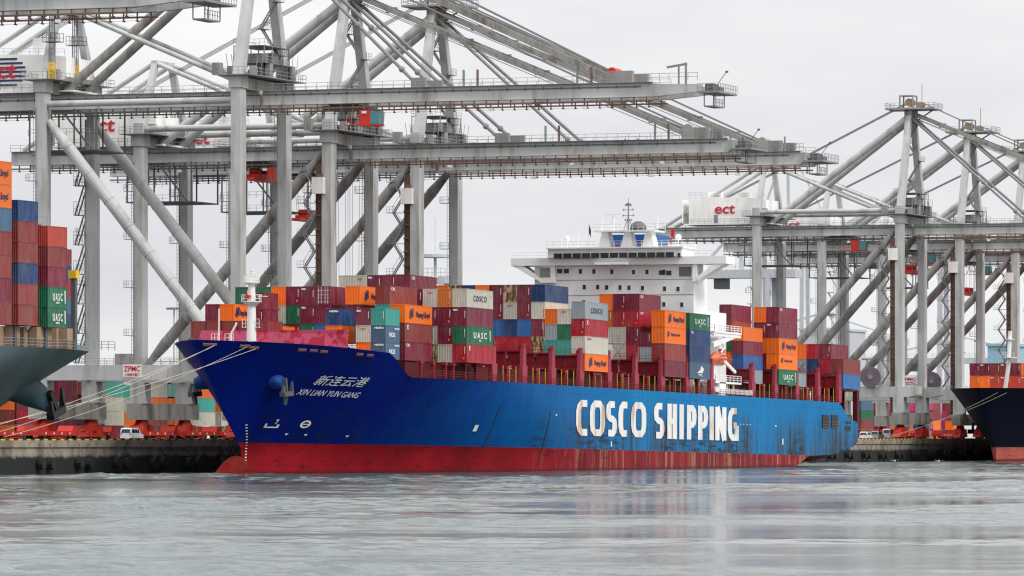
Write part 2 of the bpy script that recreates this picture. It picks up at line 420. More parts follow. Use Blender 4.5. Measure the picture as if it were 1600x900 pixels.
def hull_mat(name, blue, red, zline, worn_from, amount=1.0, light=None, lx=(0,1)):
    """anti-fouling below zline, topside paint above; streaks and scrapes towards the stern (object x)"""
    m, t, p = new_mat(name)
    c = nd(t, 'ShaderNodeTexCoord'); V = c.outputs['Object']
    sx = nd(t, 'ShaderNodeSeparateXYZ'); t.links.new(V, sx.inputs[0]); X, Z = sx.outputs[0], sx.outputs[2]
    n = noise(t, .25, 6, .7, (1,1,1), vec=V); ns = noise(t, .55, 7, .75, (1,1,.05), vec=V); nb = noise(t, .07, 4, .55, (1,1,.5), vec=V)
    nh = noise(t, .5, 6, .75, (.18,1,1.2), vec=V)
    top = mixc(t, ramp(t, nb, .35, K0, .65, K1), tuple(q*.82 for q in blue), tuple(q*1.15 for q in blue))
    if light:      # flared bow's shade put into its darker blue; lighter aft, soft blotchy blend
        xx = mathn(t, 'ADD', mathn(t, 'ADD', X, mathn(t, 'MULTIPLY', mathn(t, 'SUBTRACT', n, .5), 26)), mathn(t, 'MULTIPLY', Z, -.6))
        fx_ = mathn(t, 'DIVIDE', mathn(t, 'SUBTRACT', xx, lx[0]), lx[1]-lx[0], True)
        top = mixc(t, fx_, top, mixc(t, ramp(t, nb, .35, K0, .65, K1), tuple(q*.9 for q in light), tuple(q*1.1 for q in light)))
    # rust runs: grow from the middle of the ship aft, strongest low on the topside
    wf = mathn(t, 'DIVIDE', mathn(t, 'SUBTRACT', X, worn_from), 40, True)
    lowf = ramp(t, mathn(t, 'MULTIPLY', Z, .05), .22, K1, .56, K0)
    run = mathn(t, 'MULTIPLY', mathn(t, 'MULTIPLY', ramp(t, ns, .47, K0, .58, K1), lowf), mathn(t, 'MULTIPLY', wf, .85*amount))
    top = mixc(t, run, top, mixc(t, n, (.015,.03,.015), (.11,.045,.015)))
    sc = mathn(t, 'MULTIPLY', ramp(t, nh, .62, K0, .72, K1), mathn(t, 'MULTIPLY', ramp(t, mathn(t, 'MULTIPLY', Z, .05), .3, K1, .5, K0), .75*amount))
    top = mixc(t, sc, top, (.015,.025,.03))
    # heavier clusters of runs, scuffed patches and welded plate seams
    cl = noise(t, .045, 3, .5, (1,0,0), vec=V); nf = noise(t, 1.3, 6, .8, (1,1,.035), vec=V)
    run2 = mathn(t, 'MULTIPLY', mathn(t, 'MULTIPLY', ramp(t, nf, .46, K0, .54, K1), ramp(t, cl, .44, K0, .54, K1)), mathn(t, 'MULTIPLY', mathn(t, 'MULTIPLY', wf, ramp(t, mathn(t, 'MULTIPLY', Z, .05), .40, K1, .62, K0)), .9*amount))
    top = mixc(t, run2, top, mixc(t, n, (.01,.028,.014), (.07,.028,.008)))
    scf = noise(t, .9, 6, .8, (.22,1,1.6), vec=V); scl = noise(t, .05, 2, .5, (1,1,1), vec=V)
    top = mixc(t, mathn(t, 'MULTIPLY', mathn(t, 'MULTIPLY', ramp(t, scf, .50, K0, .57, K1), ramp(t, scl, .44, K0, .56, K1)), mathn(t, 'MULTIPLY', ramp(t, mathn(t, 'MULTIPLY', Z, .05), .32, K1, .50, K0), .8*amount)), top, (.01,.02,.025))
    seam = mathn(t, 'MAXIMUM', mathn(t, 'LESS_THAN', mathn(t, 'FRACT', mathn(t, 'MULTIPLY', Z, .38)), .045), mathn(t, 'LESS_THAN', mathn(t, 'FRACT', mathn(t, 'MULTIPLY', X, .083)), .022))
    top = mixc(t, mathn(t, 'MULTIPLY', seam, .22), top, (.0,.01,.03))
    r = mixc(t, ramp(t, nb, .4, K0, .7, K1), red, tuple(q*.55 for q in red))
    r = mixc(t, mathn(t, 'MULTIPLY', ramp(t, ns, .50, K0, .62, K1), mathn(t, 'MULTIPLY', wf, .75)), r, (.40,.24,.16))
    r = mixc(t, mathn(t, 'MULTIPLY', ramp(t, nh, .58, K0, .72, K1), .7), r, tuple(q*.30 for q in red))
    scr = noise(t, .8, 6, .8, (.16,1,1.3), vec=V)
    r = mixc(t, mathn(t, 'MULTIPLY', ramp(t, scr, .55, K0, .63, K1), .75), r, (.03,.008,.01))
    # slime line just above the water surface is darker
    r = mixc(t, ramp(t, mathn(t, 'MULTIPLY', mathn(t, 'ADD', Z, mathn(t, 'MULTIPLY', X, -.0111)), .2), .02, (.8,.8,.8), .12, K0), r, (.05,.012,.012))
    ln = mathn(t, 'ADD', Z, mathn(t, 'MULTIPLY', mathn(t, 'SUBTRACT', n, .5), .12))
    t.links.new(mixc(t, mathn(t, 'GREATER_THAN', ln, zline), r, top), p.inputs['Base Color'])
    p.inputs['Roughness'].default_value = .42; p.inputs['Specular IOR Level'].default_value = .04
    # plate seams and slight buckling of the plates
    bp = nd(t, 'ShaderNodeBump'); bp.inputs['Distance'].default_value = .25; bp.inputs['Strength'].default_value = .35
    t.links.new(noise(t, .5, 2, .5, (1,1,.6), vec=V), bp.inputs['Height']); t.links.new(bp.outputs[0], p.inputs['Normal'])
    return m
def xdeck(u):
    if u < 38: 
        pts = [(0,19.1),(9,19.0),(16,18.9),(27,18.55),(38,18.05)]
        for (a, za), (b, zb_) in zip(pts, pts[1:]):
            if u <= b: return za+(zb_-za)*(u-a)/(b-a)
    if u < 44: return 18.05+(14.55-18.05)*(u-38)/6
    if u < 274.6: return 14.5
    if u < 283: return 14.5-(u-274.6)/8.4*3.4
    return 11.1
def xzb(u):
    pts = [(0,-6),(228,-6),(240,-1.5),(252,1.6),(270,2.1),(284,3.3),(289,4.6)]
    for (a, za), (b, zb_) in zip(pts, pts[1:]):
        if u <= b: return za+(zb_-za)*(u-a)/(b-a)
    return 4.6
TAU = .0111; XR = 821.0; YC = 312.0; XT = 739.0
HX = Hull(deck=xdeck, zb=xzb)
ship = empty('container_ship', (XR, 0, 0), label='large blue container ship with a red underside and white side lettering', cat='ship')
ship.rotation_euler = (0, TAU, 0)
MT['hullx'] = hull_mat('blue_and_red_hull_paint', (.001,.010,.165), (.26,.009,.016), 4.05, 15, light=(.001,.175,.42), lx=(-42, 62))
def L(X, Y, z): return (X-XR, Y, z)
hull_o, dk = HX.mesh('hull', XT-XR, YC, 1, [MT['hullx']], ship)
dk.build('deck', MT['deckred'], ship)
# bulbous bow
b = MB(); n = 20; rings = []
for k in range(13):
    q = k/12; x = 746.2+q*15; r = 3.2*min(1, q*1.7)**.85*(1-.75*max(0, q-.55)/.45)
    rings.append([(x-XR, YC+.8*r*math.cos(2*math.pi*a/n), .0-1.15+.95*r*math.sin(2*math.pi*a/n)+q*.6) for a in range(n)])
vv = [p for rg in rings for p in rg]
b.add(vv, [(i*n+a, i*n+(a+1)%n, (i+1)*n+(a+1)%n, (i+1)*n+a) for i in range(12) for a in range(n)])
MT['bulb'] = paint('bulb_antifouling', (.15,.005,.008), .8, (.10,.035,.010), .6, scale=.5, streak=False, lo=.42, hi=.6)
_p = MT['bulb'].node_tree.nodes['Principled BSDF']; _p.inputs['Specular IOR Level'].default_value = .05; _p.inputs['Roughness'].default_value = .8
b.build('bulbous_bow', MT['bulb'], ship, smooth=True)

def surf(px, py):
    """point of the near side of the hull seen at a photo pixel -> (u, z local, X, Y)"""
    Y = 293.0
    for _ in range(60):
        X = Xat(px, Y); z = Zat(py, X, Y)+(X-XR)*TAU; Y2 = YC-HX.half(X-XT, z); Y = Y*.7+Y2*.3
    return X-XT, z, X, Y
def on_hull(me, off=.10, yoff=0):
    for v in me.vertices:
        u = v.co.x+XR-XT; d = -v.co.y
        v.co.y = YC-HX.half(u, v.co.z)-off-max(0, d)*.5
    return me
def hull_text(name, txt, px0, py0, px1, py1, hpx, bold=.02, shear=0, mat='textw', extrude=.01):
    u0, z0, X0, Y0 = surf(px0, py0); u1, z1, X1, Y1 = surf(px1, py1)
    hh = hpx*depth(X0, Y0)/F_PX; k = (z1-z0)/(X1-X0)
    M = Matrix(((1,0,0,(X0+X1)/2-XR),(0,0,-1,0),(k,1,0,(z0+z1)/2),(0,0,0,1)))
    o = text_obj(name, txt, X1-X0, hh, MT[mat], M, ship, bold, shear, extrude)
    bm = bmesh.new(); bm.from_mesh(o.data); bmesh.ops.subdivide_edges(bm, edges=[e for e in bm.edges if e.calc_length() > .8], cuts=1); bm.to_mesh(o.data); bm.free()
    on_hull(o.data, .14); return o
hull_text('bow_name', 'XIN LIAN YUN GANG', 463, 612, 560, 618, 9, .0, .35)
hull_text('bow_characters', '新连云港', 491, 594, 573, 597.5, 15.5, .0, .3)

# the big side lettering: each letter a ribbon of straight strokes with cut corners
GL = {'C': [[(1,1),(.34,1),(.10,.88),(0,.70),(0,.30),(.10,.12),(.34,0),(1,0)]],
 'O': [[(.5,1),(.25,1),(.05,.86),(0,.68),(0,.32),(.05,.14),(.25,0),(.75,0),(.95,.14),(1,.32),(1,.68),(.95,.86),(.75,1),(.5,1)]],
 'S': [[(1,1),(.28,1),(.06,.90),(0,.76),(.06,.60),(.28,.52),(.72,.48),(.94,.40),(1,.24),(.94,.10),(.72,0),(0,0)]],
 'H': [[(0,1.0),(0,0)],[(1,1.0),(1,0)],[(0,.5),(1,.5)]], 'I': [[(.5,1),(.5,0)]],
 'P': [[(0,0),(0,1)],[(0,1),(.66,1),(.92,.90),(1,.72),(.92,.52),(.66,.42),(.06,.42)]],
 'N': [[(0,0),(0,1)],[(0,1),(1,0)],[(1,0),(1,1)]],
 'G': [[(1,1),(.34,1),(.10,.88),(0,.70),(0,.30),(.10,.12),(.34,0),(1,0),(1,.46)],[(1,.46),(.55,.46)]]}
def ribbon(mb, pts, thx, thz, y):
    """thx, thz: stroke thickness across vertical and horizontal strokes"""
    P = [Vector((p[0], 0, p[1])) for p in pts]; n = len(P); Lf, Rt = [], []
    closed = (P[0]-P[-1]).length < 1e-6
    for i in range(n):
        a = P[i]-P[i-1] if i else (P[0]-P[-2] if closed else P[1]-P[0]); c = P[i+1]-P[i] if i < n-1 else (P[1]-P[0] if closed else P[-1]-P[-2])
        a.normalize(); c.normalize(); na = Vector((-a.z,0,a.x)); nc = Vector((-c.z,0,c.x)); nn = (na+nc)
        nn = nn/(max(.35, nn.dot(na)/1)); 
        off = Vector((nn.x*thx/2, 0, nn.z*thz/2)); Lf.append(P[i]+off); Rt.append(P[i]-off)
    v = [(p.x, y+.001*len(mb.v), p.z) for p in Lf+Rt]
    mb.add(v, [(i, i+1, n+i+1, n+i) for i in range(n-1)])
def side_word(word, spans, tl, tr, bl, br):
    """spans: photo x of each letter; tl..br: photo y of the letter tops and bottoms at both ends"""
    for ch, (a, c) in zip(word, spans):
        q0 = (a-spans[0][0])/(spans[-1][1]-spans[0][0]); q1 = (c-spans[0][0])/(spans[-1][1]-spans[0][0])
        X0, X1 = Xat(a, 291.9), Xat(c, 291.9)
        def zz(px, yt): X = Xat(px, 291.9); return Zat(yt, X, 291.9)+(X-XR)*TAU
        zt = zz((a+c)/2, tl+(tr-tl)*(q0+q1)/2); zb_ = zz((a+c)/2, bl+(br-bl)*(q0+q1)/2)
        tx, tz = 2.55, 1.15; x0, x1 = X0+tx/2, X1-tx/2
        if ch in 'HIN': tz = 1.0
        mb = MB()
        for st in GL[ch]:
            pts = [(x0+(x1-x0)*p[0], zb_+(tz/2 if ch not in 'HIN' else 0)+(zt-zb_-(tz if ch not in 'HIN' else 0))*p[1]) for p in st]
            if ch == 'P' and len(pts) == 2: pts = [(pts[0][0], zb_), (pts[1][0], pts[1][1]+tz/2)]
            ribbon(mb, [(p[0]-XR, p[1]) for p in pts], tx, tz, 291.9)
        ys = {}
        o = mb.build('side_letter', MT['textwhite'], ship)
        layers = [round((v.co.y-291.9)*1000) for v in o.data.vertices]; ranks = {q: k for k, q in enumerate(sorted(set(layers)))}
        for v in o.data.vertices: v.co.y = 0
        on_hull(o.data, .10)
        for v, q in zip(o.data.vertices, layers): v.co.y -= .012*ranks[q]
side_word('COSCO', [(900,921),(921.5,945),(946.5,964),(966,983.5),(986,1009.5)], 624.5, 629, 680.5, 683.5)
side_word('SHIPPING', [(1021.5,1038),(1042.5,1057.5),(1061.5,1068),(1073,1088),(1090.5,1106),(1108.5,1115),(1117.5,1134.5),(1137,1154)], 629, 638, 685, 689)

# small hull marks
mk = MB()
def mark(px, py, wp, hp, kind, keep=False):
    u, z, X, Y = surf(px, py); s_ = depth(X, Y)/F_PX; w_ = wp*s_/math.sin(th_of(px)); h_ = hp*s_; x = X-XR
    if kind == 'tri': mk.add([(x-w_/2,0,z+h_/2),(x+w_/2,0,z+h_/2),(x,0,z-h_/2)], [(0,1,2)])
    elif kind == 'ring':
        n = 14; o_ = [(x+w_/2*math.cos(2*math.pi*k/n), 0, z+h_/2*math.sin(2*math.pi*k/n)) for k in range(n)]; i_ = [(x+w_/3.2*math.cos(2*math.pi*k/n), 0, z+h_/3.2*math.sin(2*math.pi*k/n)) for k in range(n)]
        mk.add(o_+i_, [(k, (k+1)%n, n+(k+1)%n, n+k) for k in range(n)])
        mk.add([(x-w_/2,0,z-h_*.06),(x+w_/2,0,z-h_*.06),(x+w_/2,0,z+h_*.06),(x-w_/2,0,z+h_*.06)], [(0,1,2,3)])
    elif kind == 'bulb':
        pts = [(-.5,-.5),(.5,-.5),(.5,.0),(.0,.0),(-.15,.5),(-.30,.5),(-.2,0),(-.5,-.1)]; pts = [(-a, c_) for a, c_ in pts]
        inn = [(a*.72, c_*.72) for a, c_ in pts]; n = len(pts)
        mk.add([(x+a*w_, 0, z+c_*h_) for a, c_ in pts+inn], [(k, (k+1)%n, n+(k+1)%n, n+k) for k in range(n)])
    else: mk.add([(x-w_/2,0,z-h_/2),(x+w_/2,0,z-h_/2),(x+w_/2,0,z+h_/2),(x-w_/2,0,z+h_/2)], [(0,1,2,3)])
    if not keep: done_mark('hull_mark')
def done_mark(nm):
    global mk
    on_hull(mk.build(nm, MT['textw'], ship).data, .12); mk = MB()
mark(425, 662, 12, 13, 'bulb'); mark(476, 663, 9, 12, 'ring')
for q in ((446,679,3,3),(476,680,3,3),(541,682,3,3),(868,649,3,3),(1211,666,3,3)): mark(*q, 'tri')
for q in ((742,669,4,10),(954,694,1.6,8),(1222,690,1.8,9),(1222,694,3.5,1.5)): mark(*q, 'bar')
for k in range(4): mark(1156+k*5, 663.4+k*.2, 2, 2, 'tri')
for k in range(14): mark(384.5-abs(k-4)*.25, 664+k*4.6, 1.5, 1.6, 'bar', True)
done_mark('draught_scale')
# anchors in their bolsters, both bows
for sgn in (-1, 1):
    u, z, X, Y = surf(431, 601)
    if sgn == 1: Y = 2*YC-Y
    a = MB()
    prof = [(0.05,.8),(.5,1.9),(1.4,2.5),(2.3,2.1),(2.7,1.4)]
    n = 16; vv = []
    for (dd, rr) in [(-1.6,2.0),(-.5,1.7),(.5,1.45),(1.1,1.15),(1.3,.8),(1.3,.05)]:
        for k in range(n): vv.append((X-XR+rr*1.25*math.cos(2*math.pi*k/n)-dd*.35, Y+sgn*dd, z+.6+rr*.82*math.sin(2*math.pi*k/n)-dd*.25))
    a.add(vv, [(i*n+k, i*n+(k+1)%n, (i+1)*n+(k+1)%n, (i+1)*n+k) for i in range(5) for k in range(n)])
    MT.setdefault('bolster', paint('bolster_blue', (.003,.045,.24), .6, (.03,.05,.08), .4))
    a.build('anchor_bolster', MT['bolster'], ship, smooth=True)
    k = MB(); cx, cy = X-XR-.2, Y+sgn*1.5
    k.bar((cx, cy, z+1), (cx+.3, cy+sgn*.1, z-1.4), .5, .5); k.bar((cx-1.5, cy+sgn*.2, z-1.5), (cx+2.0, cy+sgn*.2, z-1.3), .9, .7)
    k.bar((cx-1.5, cy+sgn*.25, z-1.4), (cx-1.2, cy+sgn*.3, z-.2), .7, .35, w2=.2); k.bar((cx+2.0, cy+sgn*.25, z-1.3), (cx+2.1, cy+sgn*.3, z+.5), .7, .35, w2=.2)
    k.bar((cx-.2, cy+sgn*.2, z-1.4), (cx+.2, cy, z-3.0), .9, .4, w2=.4)
    k.build('anchor', MT['steel'], ship)
# mooring openings along the fore bulwark, mooring ports at the stern
MT['fairl'] = plain('fairlead_pinkish_grey', (.12,.05,.06), .6)
for px, py in ((328,538),(382,540.5),(396,543),(471,546.5),(489,547.5),(505,549),(561,553.5),(577,555)):
    u, z, X, Y = surf(px, py); fo_ = MB().tube((X-XR-.8, YC-HX.half(X-.8-XT, z)+.12, z), (X-XR+.8, YC-HX.half(X+.8-XT, z)+.12, z), .32, n=8).build('fairlead', MT['fairl'], ship)
ports = MB(); pr = MB()
for px in (1289, 1303):
    u, z, X, Y = surf(px, 658.5); s_ = depth(X, Y)/F_PX; w_ = 10*s_/math.sin(th_of(px)); h_ = 20*s_
    ports.box(X-XR-w_/2, X-XR+w_/2, Y-.16, Y+.2, z-h_/2, z+h_/2); po_ = ports.build('mooring_port', MT['black'], ship); ports = MB(); pr = MB()
    for k in (-.45,0,.45): pr.box(X-XR+k*w_*.9-.06, X-XR+k*w_*.9+.06, Y-.24, Y-.17, z-h_/2, z)
    for k in (-.05,-.25,-.45): pr.box(X-XR-w_/2, X-XR+w_/2, Y-.25, Y-.165, z+k*h_-.06, z+k*h_+.06)
    pr.build('railing', MT['rust'], po_)
u, z, X, Y = surf(1324, 669); ports.box(X-XR-1.9, X-XR+1.9, Y-.12, Y+.2, z-.4, z+.4)
for k in (-1.5,0,1.5): ports.box(X-XR+k-.35, X-XR+k+.35, Y-.12, Y+.2, z+.9, z+1.3)
ports.build('stern_vents', MT['black'], ship)
# fender guides: long dark rubbing marks as thin welded bars
gb = MB()
for (x0, y0, x1, y1) in ((753,701,781,635),(841,727,859,644)):
    a = surf(x0, y0); c_ = surf(x1, y1)
    for k in range(8):
        p = [a[i]+(c_[i]-a[i])*k/8 for i in range(4)]; q = [a[i]+(c_[i]-a[i])*(k+1)/8 for i in range(4)]
        Yp = YC-HX.half(p[2]-XT, p[1]); Yq = YC-HX.half(q[2]-XT, q[1])
        gb.bar((p[2]-XR, Yp-.02, p[1]), (q[2]-XR, Yq-.02, q[1]), .28, .10, up=(0,1,0))
gb.build('rubbing_bar', MT['black'], ship)

# ------------------------------------------------------------------ deck fittings
# breakwater
bw = MB(); pr_ = []
for px in (303, 552):
    X = 770.0; Y = Yat(px, X); pr_.append(Y)
X = 770-XR
zt0, zb0 = Zat(517, 771, 312)-.57, 17.0
bw.add([(X,pr_[0],zb0),(X,pr_[1]+1,zb0),(X+1.2,pr_[1]+1.4,zt0-.6),(X+1.2,pr_[0]-.6,zt0+.2)], [(0,1,2,3)])
bw.box(X+1.22, X+1.5, pr_[1]+1.4, pr_[0]-.6, zt0-.9, zt0+.15)
for k in range(9):
    y = pr_[1]+2+k*(pr_[0]-pr_[1]-4)/8; bw.bar((X+.2,y,zb0), (X+2.6,y,zt0-.3), .12, .5)
MT['breakw'] = paint('patched_breakwater_paint', (.32,.006,.028), .5, (.42,.07,.14), .8, scale=.38, streak=False, lo=.46, hi=.5)
bw.build('breakwater', MT['breakw'], ship)
# foremast
fm = MB(); MX = 750.5; MY = Yat(392, MX); x = MX-XR; z0 = 17.9
def zl(py, X_, Y_): return Zat(py, X_, Y_)+(X_-XR)*TAU
zt = zl(442, MX, MY)
fm.tube((x,MY,z0), (x,MY,zl(475,MX,MY)), .78, .62, n=14); fm.tube((x,MY,zl(475,MX,MY)), (x,MY,zt), .62, .5, n=14)
fm.tube((x,MY,zt-.3), (x,MY,zt), .6, 1.15, n=14); fm.tube((x,MY,zt), (x,MY,zt+.12), 1.2, n=14)
zp = zl(472, MX, MY); fm.tube((x,MY,zp-.7), (x,MY,zp), .6, 1.45, n=8); fm.tube((x,MY,zp), (x,MY,zp+.12), 1.5, n=8)
for k in range(10):
    a, c_ = 2*math.pi*k/10, 2*math.pi*(k+1)/10
    for rr, zz_ in ((1.5, zp), (1.15, zt)):
        p = (x+rr*math.cos(a), MY+rr*math.sin(a), zz_); q = (x+rr*math.cos(c_), MY+rr*math.sin(c_), zz_)
        fm.bar(p, (p[0],p[1],p[2]+1.1), .07)
        for hh in (.55, 1.1): fm.bar((p[0],p[1],p[2]+hh), (q[0],q[1],q[2]+hh), .06)
fm.tube((x,MY,zt), (x,MY,zl(418,MX,MY)), .09, .05, n=6)
for py in (424, 427.5, 431): z_ = zl(py, MX, MY); fm.tube((x,MY,z_), (x,MY,z_+.15), .3, n=8)
for sy in (-1, 1):
    yy = MY+sy*1.35; zq = zl(512, MX, MY)
    fm.box(x-.3, x+.3, min(yy,MY), max(yy,MY), zq+.0, zq+.08)
    for dy in (0, -sy*.55):
        fm.bar((x-.3,yy+dy,zq), (x-.3,yy+dy,zq+1.3), .08)
    for hh in (.65, 1.3): fm.bar((x-.3,yy,zq+hh), (x-.3,yy-sy*.6,zq+hh), .07)
fm.box(x-.2, x+.9, MY-2.2, MY-1.0, zl(463.5,MX,MY), zl(462.5,MX,MY))
fm.build('foremast', MT['white'], ship)
lt = MB(); lt.tube((x-1.6,MY+.1,zp+.8), (x-.7,MY+.1,zp+.8), .35, n=10); lt.build('mast_horn', MT['red'], ship)
# small davits, winches, rails on the forecastle
fc = MB(); dX = 747.0
for (px, py0, py1) in ((341, 531, 482),):
    Y = Yat(px, dX); fc.tube((dX-XR,Y,17.9), (dX-XR,Y,zl(py1,dX,Y)), .16, .09, n=6)
Y0 = Yat(360, dX); Y1 = Yat(368, dX)
fc.path([(dX-XR,Y0,18.0),(dX-XR,Y0,zl(522,dX,Y0)),(dX-XR,Y1,zl(507,dX,Y1)),(dX-XR,Y1,zl(504,dX,Y1))], .17)
for a, b_ in ((332,342),(353,366)):
    ya, yb = Yat(a, dX), Yat(b_, dX)
    for hh in (.4, 1.0, 1.6): fc.bar((dX-XR-.6,ya,18.6+hh), (dX-XR-.6,yb,18.6+hh), .08)
    for yq in (ya, (ya+yb)/2, yb): fc.bar((dX-XR-.6,yq,18.2), (dX-XR-.6,yq,20.2), .08)
fc.build('forecastle_davit', MT['white'], ship)
wi = MB()
for px, r_ in ((376,.8),(381,.9),(386,.7),(398,.8),(429,.7),(437,.8)):
    xw = 750 if px < 400 else 758; Y = Yat(px, xw); wi.tube((xw-XR,Y-.5,18.4), (xw-XR,Y+.5,18.4), r_, n=12)
wi.build('winches', MT['steel'], ship)

# lashing bridges and stack supports between the bays
POST = [Xat(p, 292) for p in (773.4,820.6,865.8,910,953.7,995.6,1036.9,1075.7,1114.2,1178.7,1214,1247.1,1280.9,1313.8)]
lbm = None
def lashing(w_=38.0):
    fr = MB(); pn = MB(); ye = MB()
    z0, z1, z2 = 14.5, 17.35, 19.7
    for k in range(0, 16):
        y = 293.1+k*2.52
        if k % 2 == 0: fr.box(-.45, .45, y-.18, y+.18, z0, z2+.9)
        else: fr.box(-.3, .3, y-.1, y+.1, z0, z1)
        if k < 15:
            if k % 2 == 1 or k == 0: pn.box(-.12, .12, y+.2, y+2.3, z1+.3, z2-.1)
            else: pn.box(-.12, .12, y+.2, y+2.3, z2-.9, z2-.1)
    fr.box(-.6, .6, 293.0, 293.0+w_, z1, z1+.25); fr.box(-.6, .6, 293.0, 293.0+w_, z2-.08, z2+.12)
    fr.rail((-.55,293,z1+.25), (-.55,331,z1+.25), 1.0, 2.4, .05); fr.rail((-.55,293,z2+.12), (-.55,331,z2+.12), 1.0, 2.4, .05)
    for k in range(7):     # crossed lashing rods
        y = 295+k*5; fr.bar((.7,y,z2), (.9,y+2.2,z2+2.7), .06); fr.bar((.7,y+2.2,z2), (.9,y,z2+2.7), .06)
    post = MB()
    post.add([(-.95,292.35,z0),(.95,292.35,z0),(.95,293.0,z0),(-.95,293.0,z0),(-1.25,292.35,z1),(1.25,292.35,z1),(1.25,293.0,z1),(-1.25,293.0,z1)],
             [(0,3,2,1),(4,5,6,7),(0,1,5,4),(1,2,6,5),(2,3,7,6),(3,0,4,7)])
    post.box(-.7,.7,292.4,293.0,z1,z2+.4); post.box(-.3,.3,292.38,293.02,z2+.4,z2+1.3)
    ye.box(2.0, 2.08, 292.75, 292.83, z0, z1-.2)
    return fr, pn, post, ye
for i, X in enumerate(POST):
    if i == 0:
        fr, pn, post, ye = lashing()
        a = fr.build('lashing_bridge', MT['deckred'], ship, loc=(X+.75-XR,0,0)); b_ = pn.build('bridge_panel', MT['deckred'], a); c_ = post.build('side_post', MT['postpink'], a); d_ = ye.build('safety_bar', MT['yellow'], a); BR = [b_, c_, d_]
        for k in (1, 2, 3): q2 = d_.copy(); C.objects.link(q2); q2.location.x = k*3.1; BR.append(q2)
    else:
        a2 = a.copy(); C.objects.link(a2); a2.location.x = X+.75-XR
        for q in BR: q2 = q.copy(); C.objects.link(q2); q2.parent = a2
# stanchions, coamings and hatch covers
st = MB(); hc = MB(); rl = MB(); SX = []
ends = [785]+POST
for X0, X1 in zip(ends, ends[1:]):
    if X1-X0 > 20: continue
    for q in (.5,):
        x = X0+(X1-X0)*q-XR
        SX.append((x, 0))
for X in (786, 791.5, 797, 800.5, 806, 811): SX.append((X-XR, 1.2))
s0 = None
for x, dy in SX:
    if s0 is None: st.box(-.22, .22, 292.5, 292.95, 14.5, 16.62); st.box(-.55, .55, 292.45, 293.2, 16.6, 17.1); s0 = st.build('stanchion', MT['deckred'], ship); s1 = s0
    else: s1 = s0.copy(); C.objects.link(s1)
    s1.location = (x, dy, 0)
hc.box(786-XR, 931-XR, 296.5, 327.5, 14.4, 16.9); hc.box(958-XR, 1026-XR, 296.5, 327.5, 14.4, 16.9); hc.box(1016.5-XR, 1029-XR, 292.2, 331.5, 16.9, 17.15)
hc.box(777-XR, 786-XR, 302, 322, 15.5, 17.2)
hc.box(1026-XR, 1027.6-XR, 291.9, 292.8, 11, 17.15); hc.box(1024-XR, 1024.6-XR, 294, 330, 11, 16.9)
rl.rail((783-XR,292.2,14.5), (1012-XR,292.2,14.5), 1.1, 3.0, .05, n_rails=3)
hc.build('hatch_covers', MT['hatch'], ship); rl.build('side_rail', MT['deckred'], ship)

# accommodation block with the bridge
HX0 = 936.0
def hy(px): return Yat(px, HX0)
def hz(py, px=960): return Zat(py, HX0, Yat(px, HX0))+(HX0-XR)*TAU
x0 = HX0-XR; YL, YR = hy(868), hy(1083)          # far and near edge of the block
hb = MB(); hb.box(x0, x0+8, YR, YL+4.2, 30, hz(404, 960)); hb.box(x0+.02, x0+20, YR+.02, YL+4.18, 14.5, 30)
house = hb.build('superstructure', MT['shipw'], ship)
wg = MB()                                   # bridge wings: full beam, tapered brackets below
zt_, zb_ = hz(402, 960), hz(414, 960)
wg.box(x0-1.0, x0+4.5, hy(1135.5), hy(800), zb_, zt_)
for (pa, pb, s_) in ((1135, 1090, 1), (801, 846, -1)):
    ya, yb = hy(pa), hy(pb)
    wg.prism([(ya, zb_), (ya+s_*.9, zb_-.4), (yb, hz(440)), (yb, hz(434)), (ya+s_*2.2, zb_)], 'x', x0-.9, x0+2.2)
wg.box(x0-.8, x0+3, hy(1083), hy(1090), hz(441), zb_); wg.box(x0-.8, x0+3, hy(868), hy(846), hz(441), zb_)
wings = wg.build('bridge_wing', MT['shipw'], ship)
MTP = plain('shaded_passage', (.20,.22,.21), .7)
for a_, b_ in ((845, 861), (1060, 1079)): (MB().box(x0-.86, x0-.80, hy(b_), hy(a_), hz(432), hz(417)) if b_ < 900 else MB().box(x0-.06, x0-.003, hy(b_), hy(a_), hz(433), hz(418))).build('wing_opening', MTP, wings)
for k, (a_, b_) in enumerate(((819, 837), (1088, 1108))): pass

wh = MB(); wh.box(x0-1.6, x0+6, hy(1068), hy(859), zt_, hz(388.5)); wh.box(x0-2.0, x0+6.2, hy(1071), hy(857), hz(388.5), hz(386.5))
wheel = wh.build('wheelhouse', MT['shipw'], ship)
gl = MB(); xs = [868+i*(1057-868)/13 for i in range(14)]
for a_, b_ in zip(xs, xs[1:]): gl.box(x0-1.72, x0-1.603, hy(b_-1.0), hy(a_+1.0), hz(403.5), hz(395.5))
for a_ in (1062,): gl.box(x0-1.72, x0-1.603, hy(a_+4), hy(a_), hz(403.5), hz(397))
gl.build('bridge_window', MT['glass'], wheel)
winm = MB().box(-.06, 0, -.30, .30, -.42, .42); frm = MB().box(-.045, .0, -.42, .42, -.54, .54)
first = None
WIN = [(906,424),(927,424),(955,424.5),(989,425),(1010,425),(912,448.5),(933,448.5),(947,449),(968,449),(982,449.5),(1003,450),(1037.5,451),(1058.5,451.5),(911.5,472.5),(1036.5,475.5),(1064.5,476),(1036,425)]
def add_window(px, py, w_=1, h_=1, mat='glass'):
    global first
    if first is None:
        fo = frm.build('window', MT['shipw'], ship); po = winm.build('pane', MT['glass'], fo); first = (fo, po)
        fo.location = (x0-.003, hy(px), hz(py, px)); return
    f2 = first[0].copy(); C.objects.link(f2); p2 = first[1].copy(); C.objects.link(p2); p2.parent = f2
    f2.location = (x0-.003, hy(px), hz(py, px)); f2.scale = (1, w_, h_)
for q in WIN: add_window(*q)
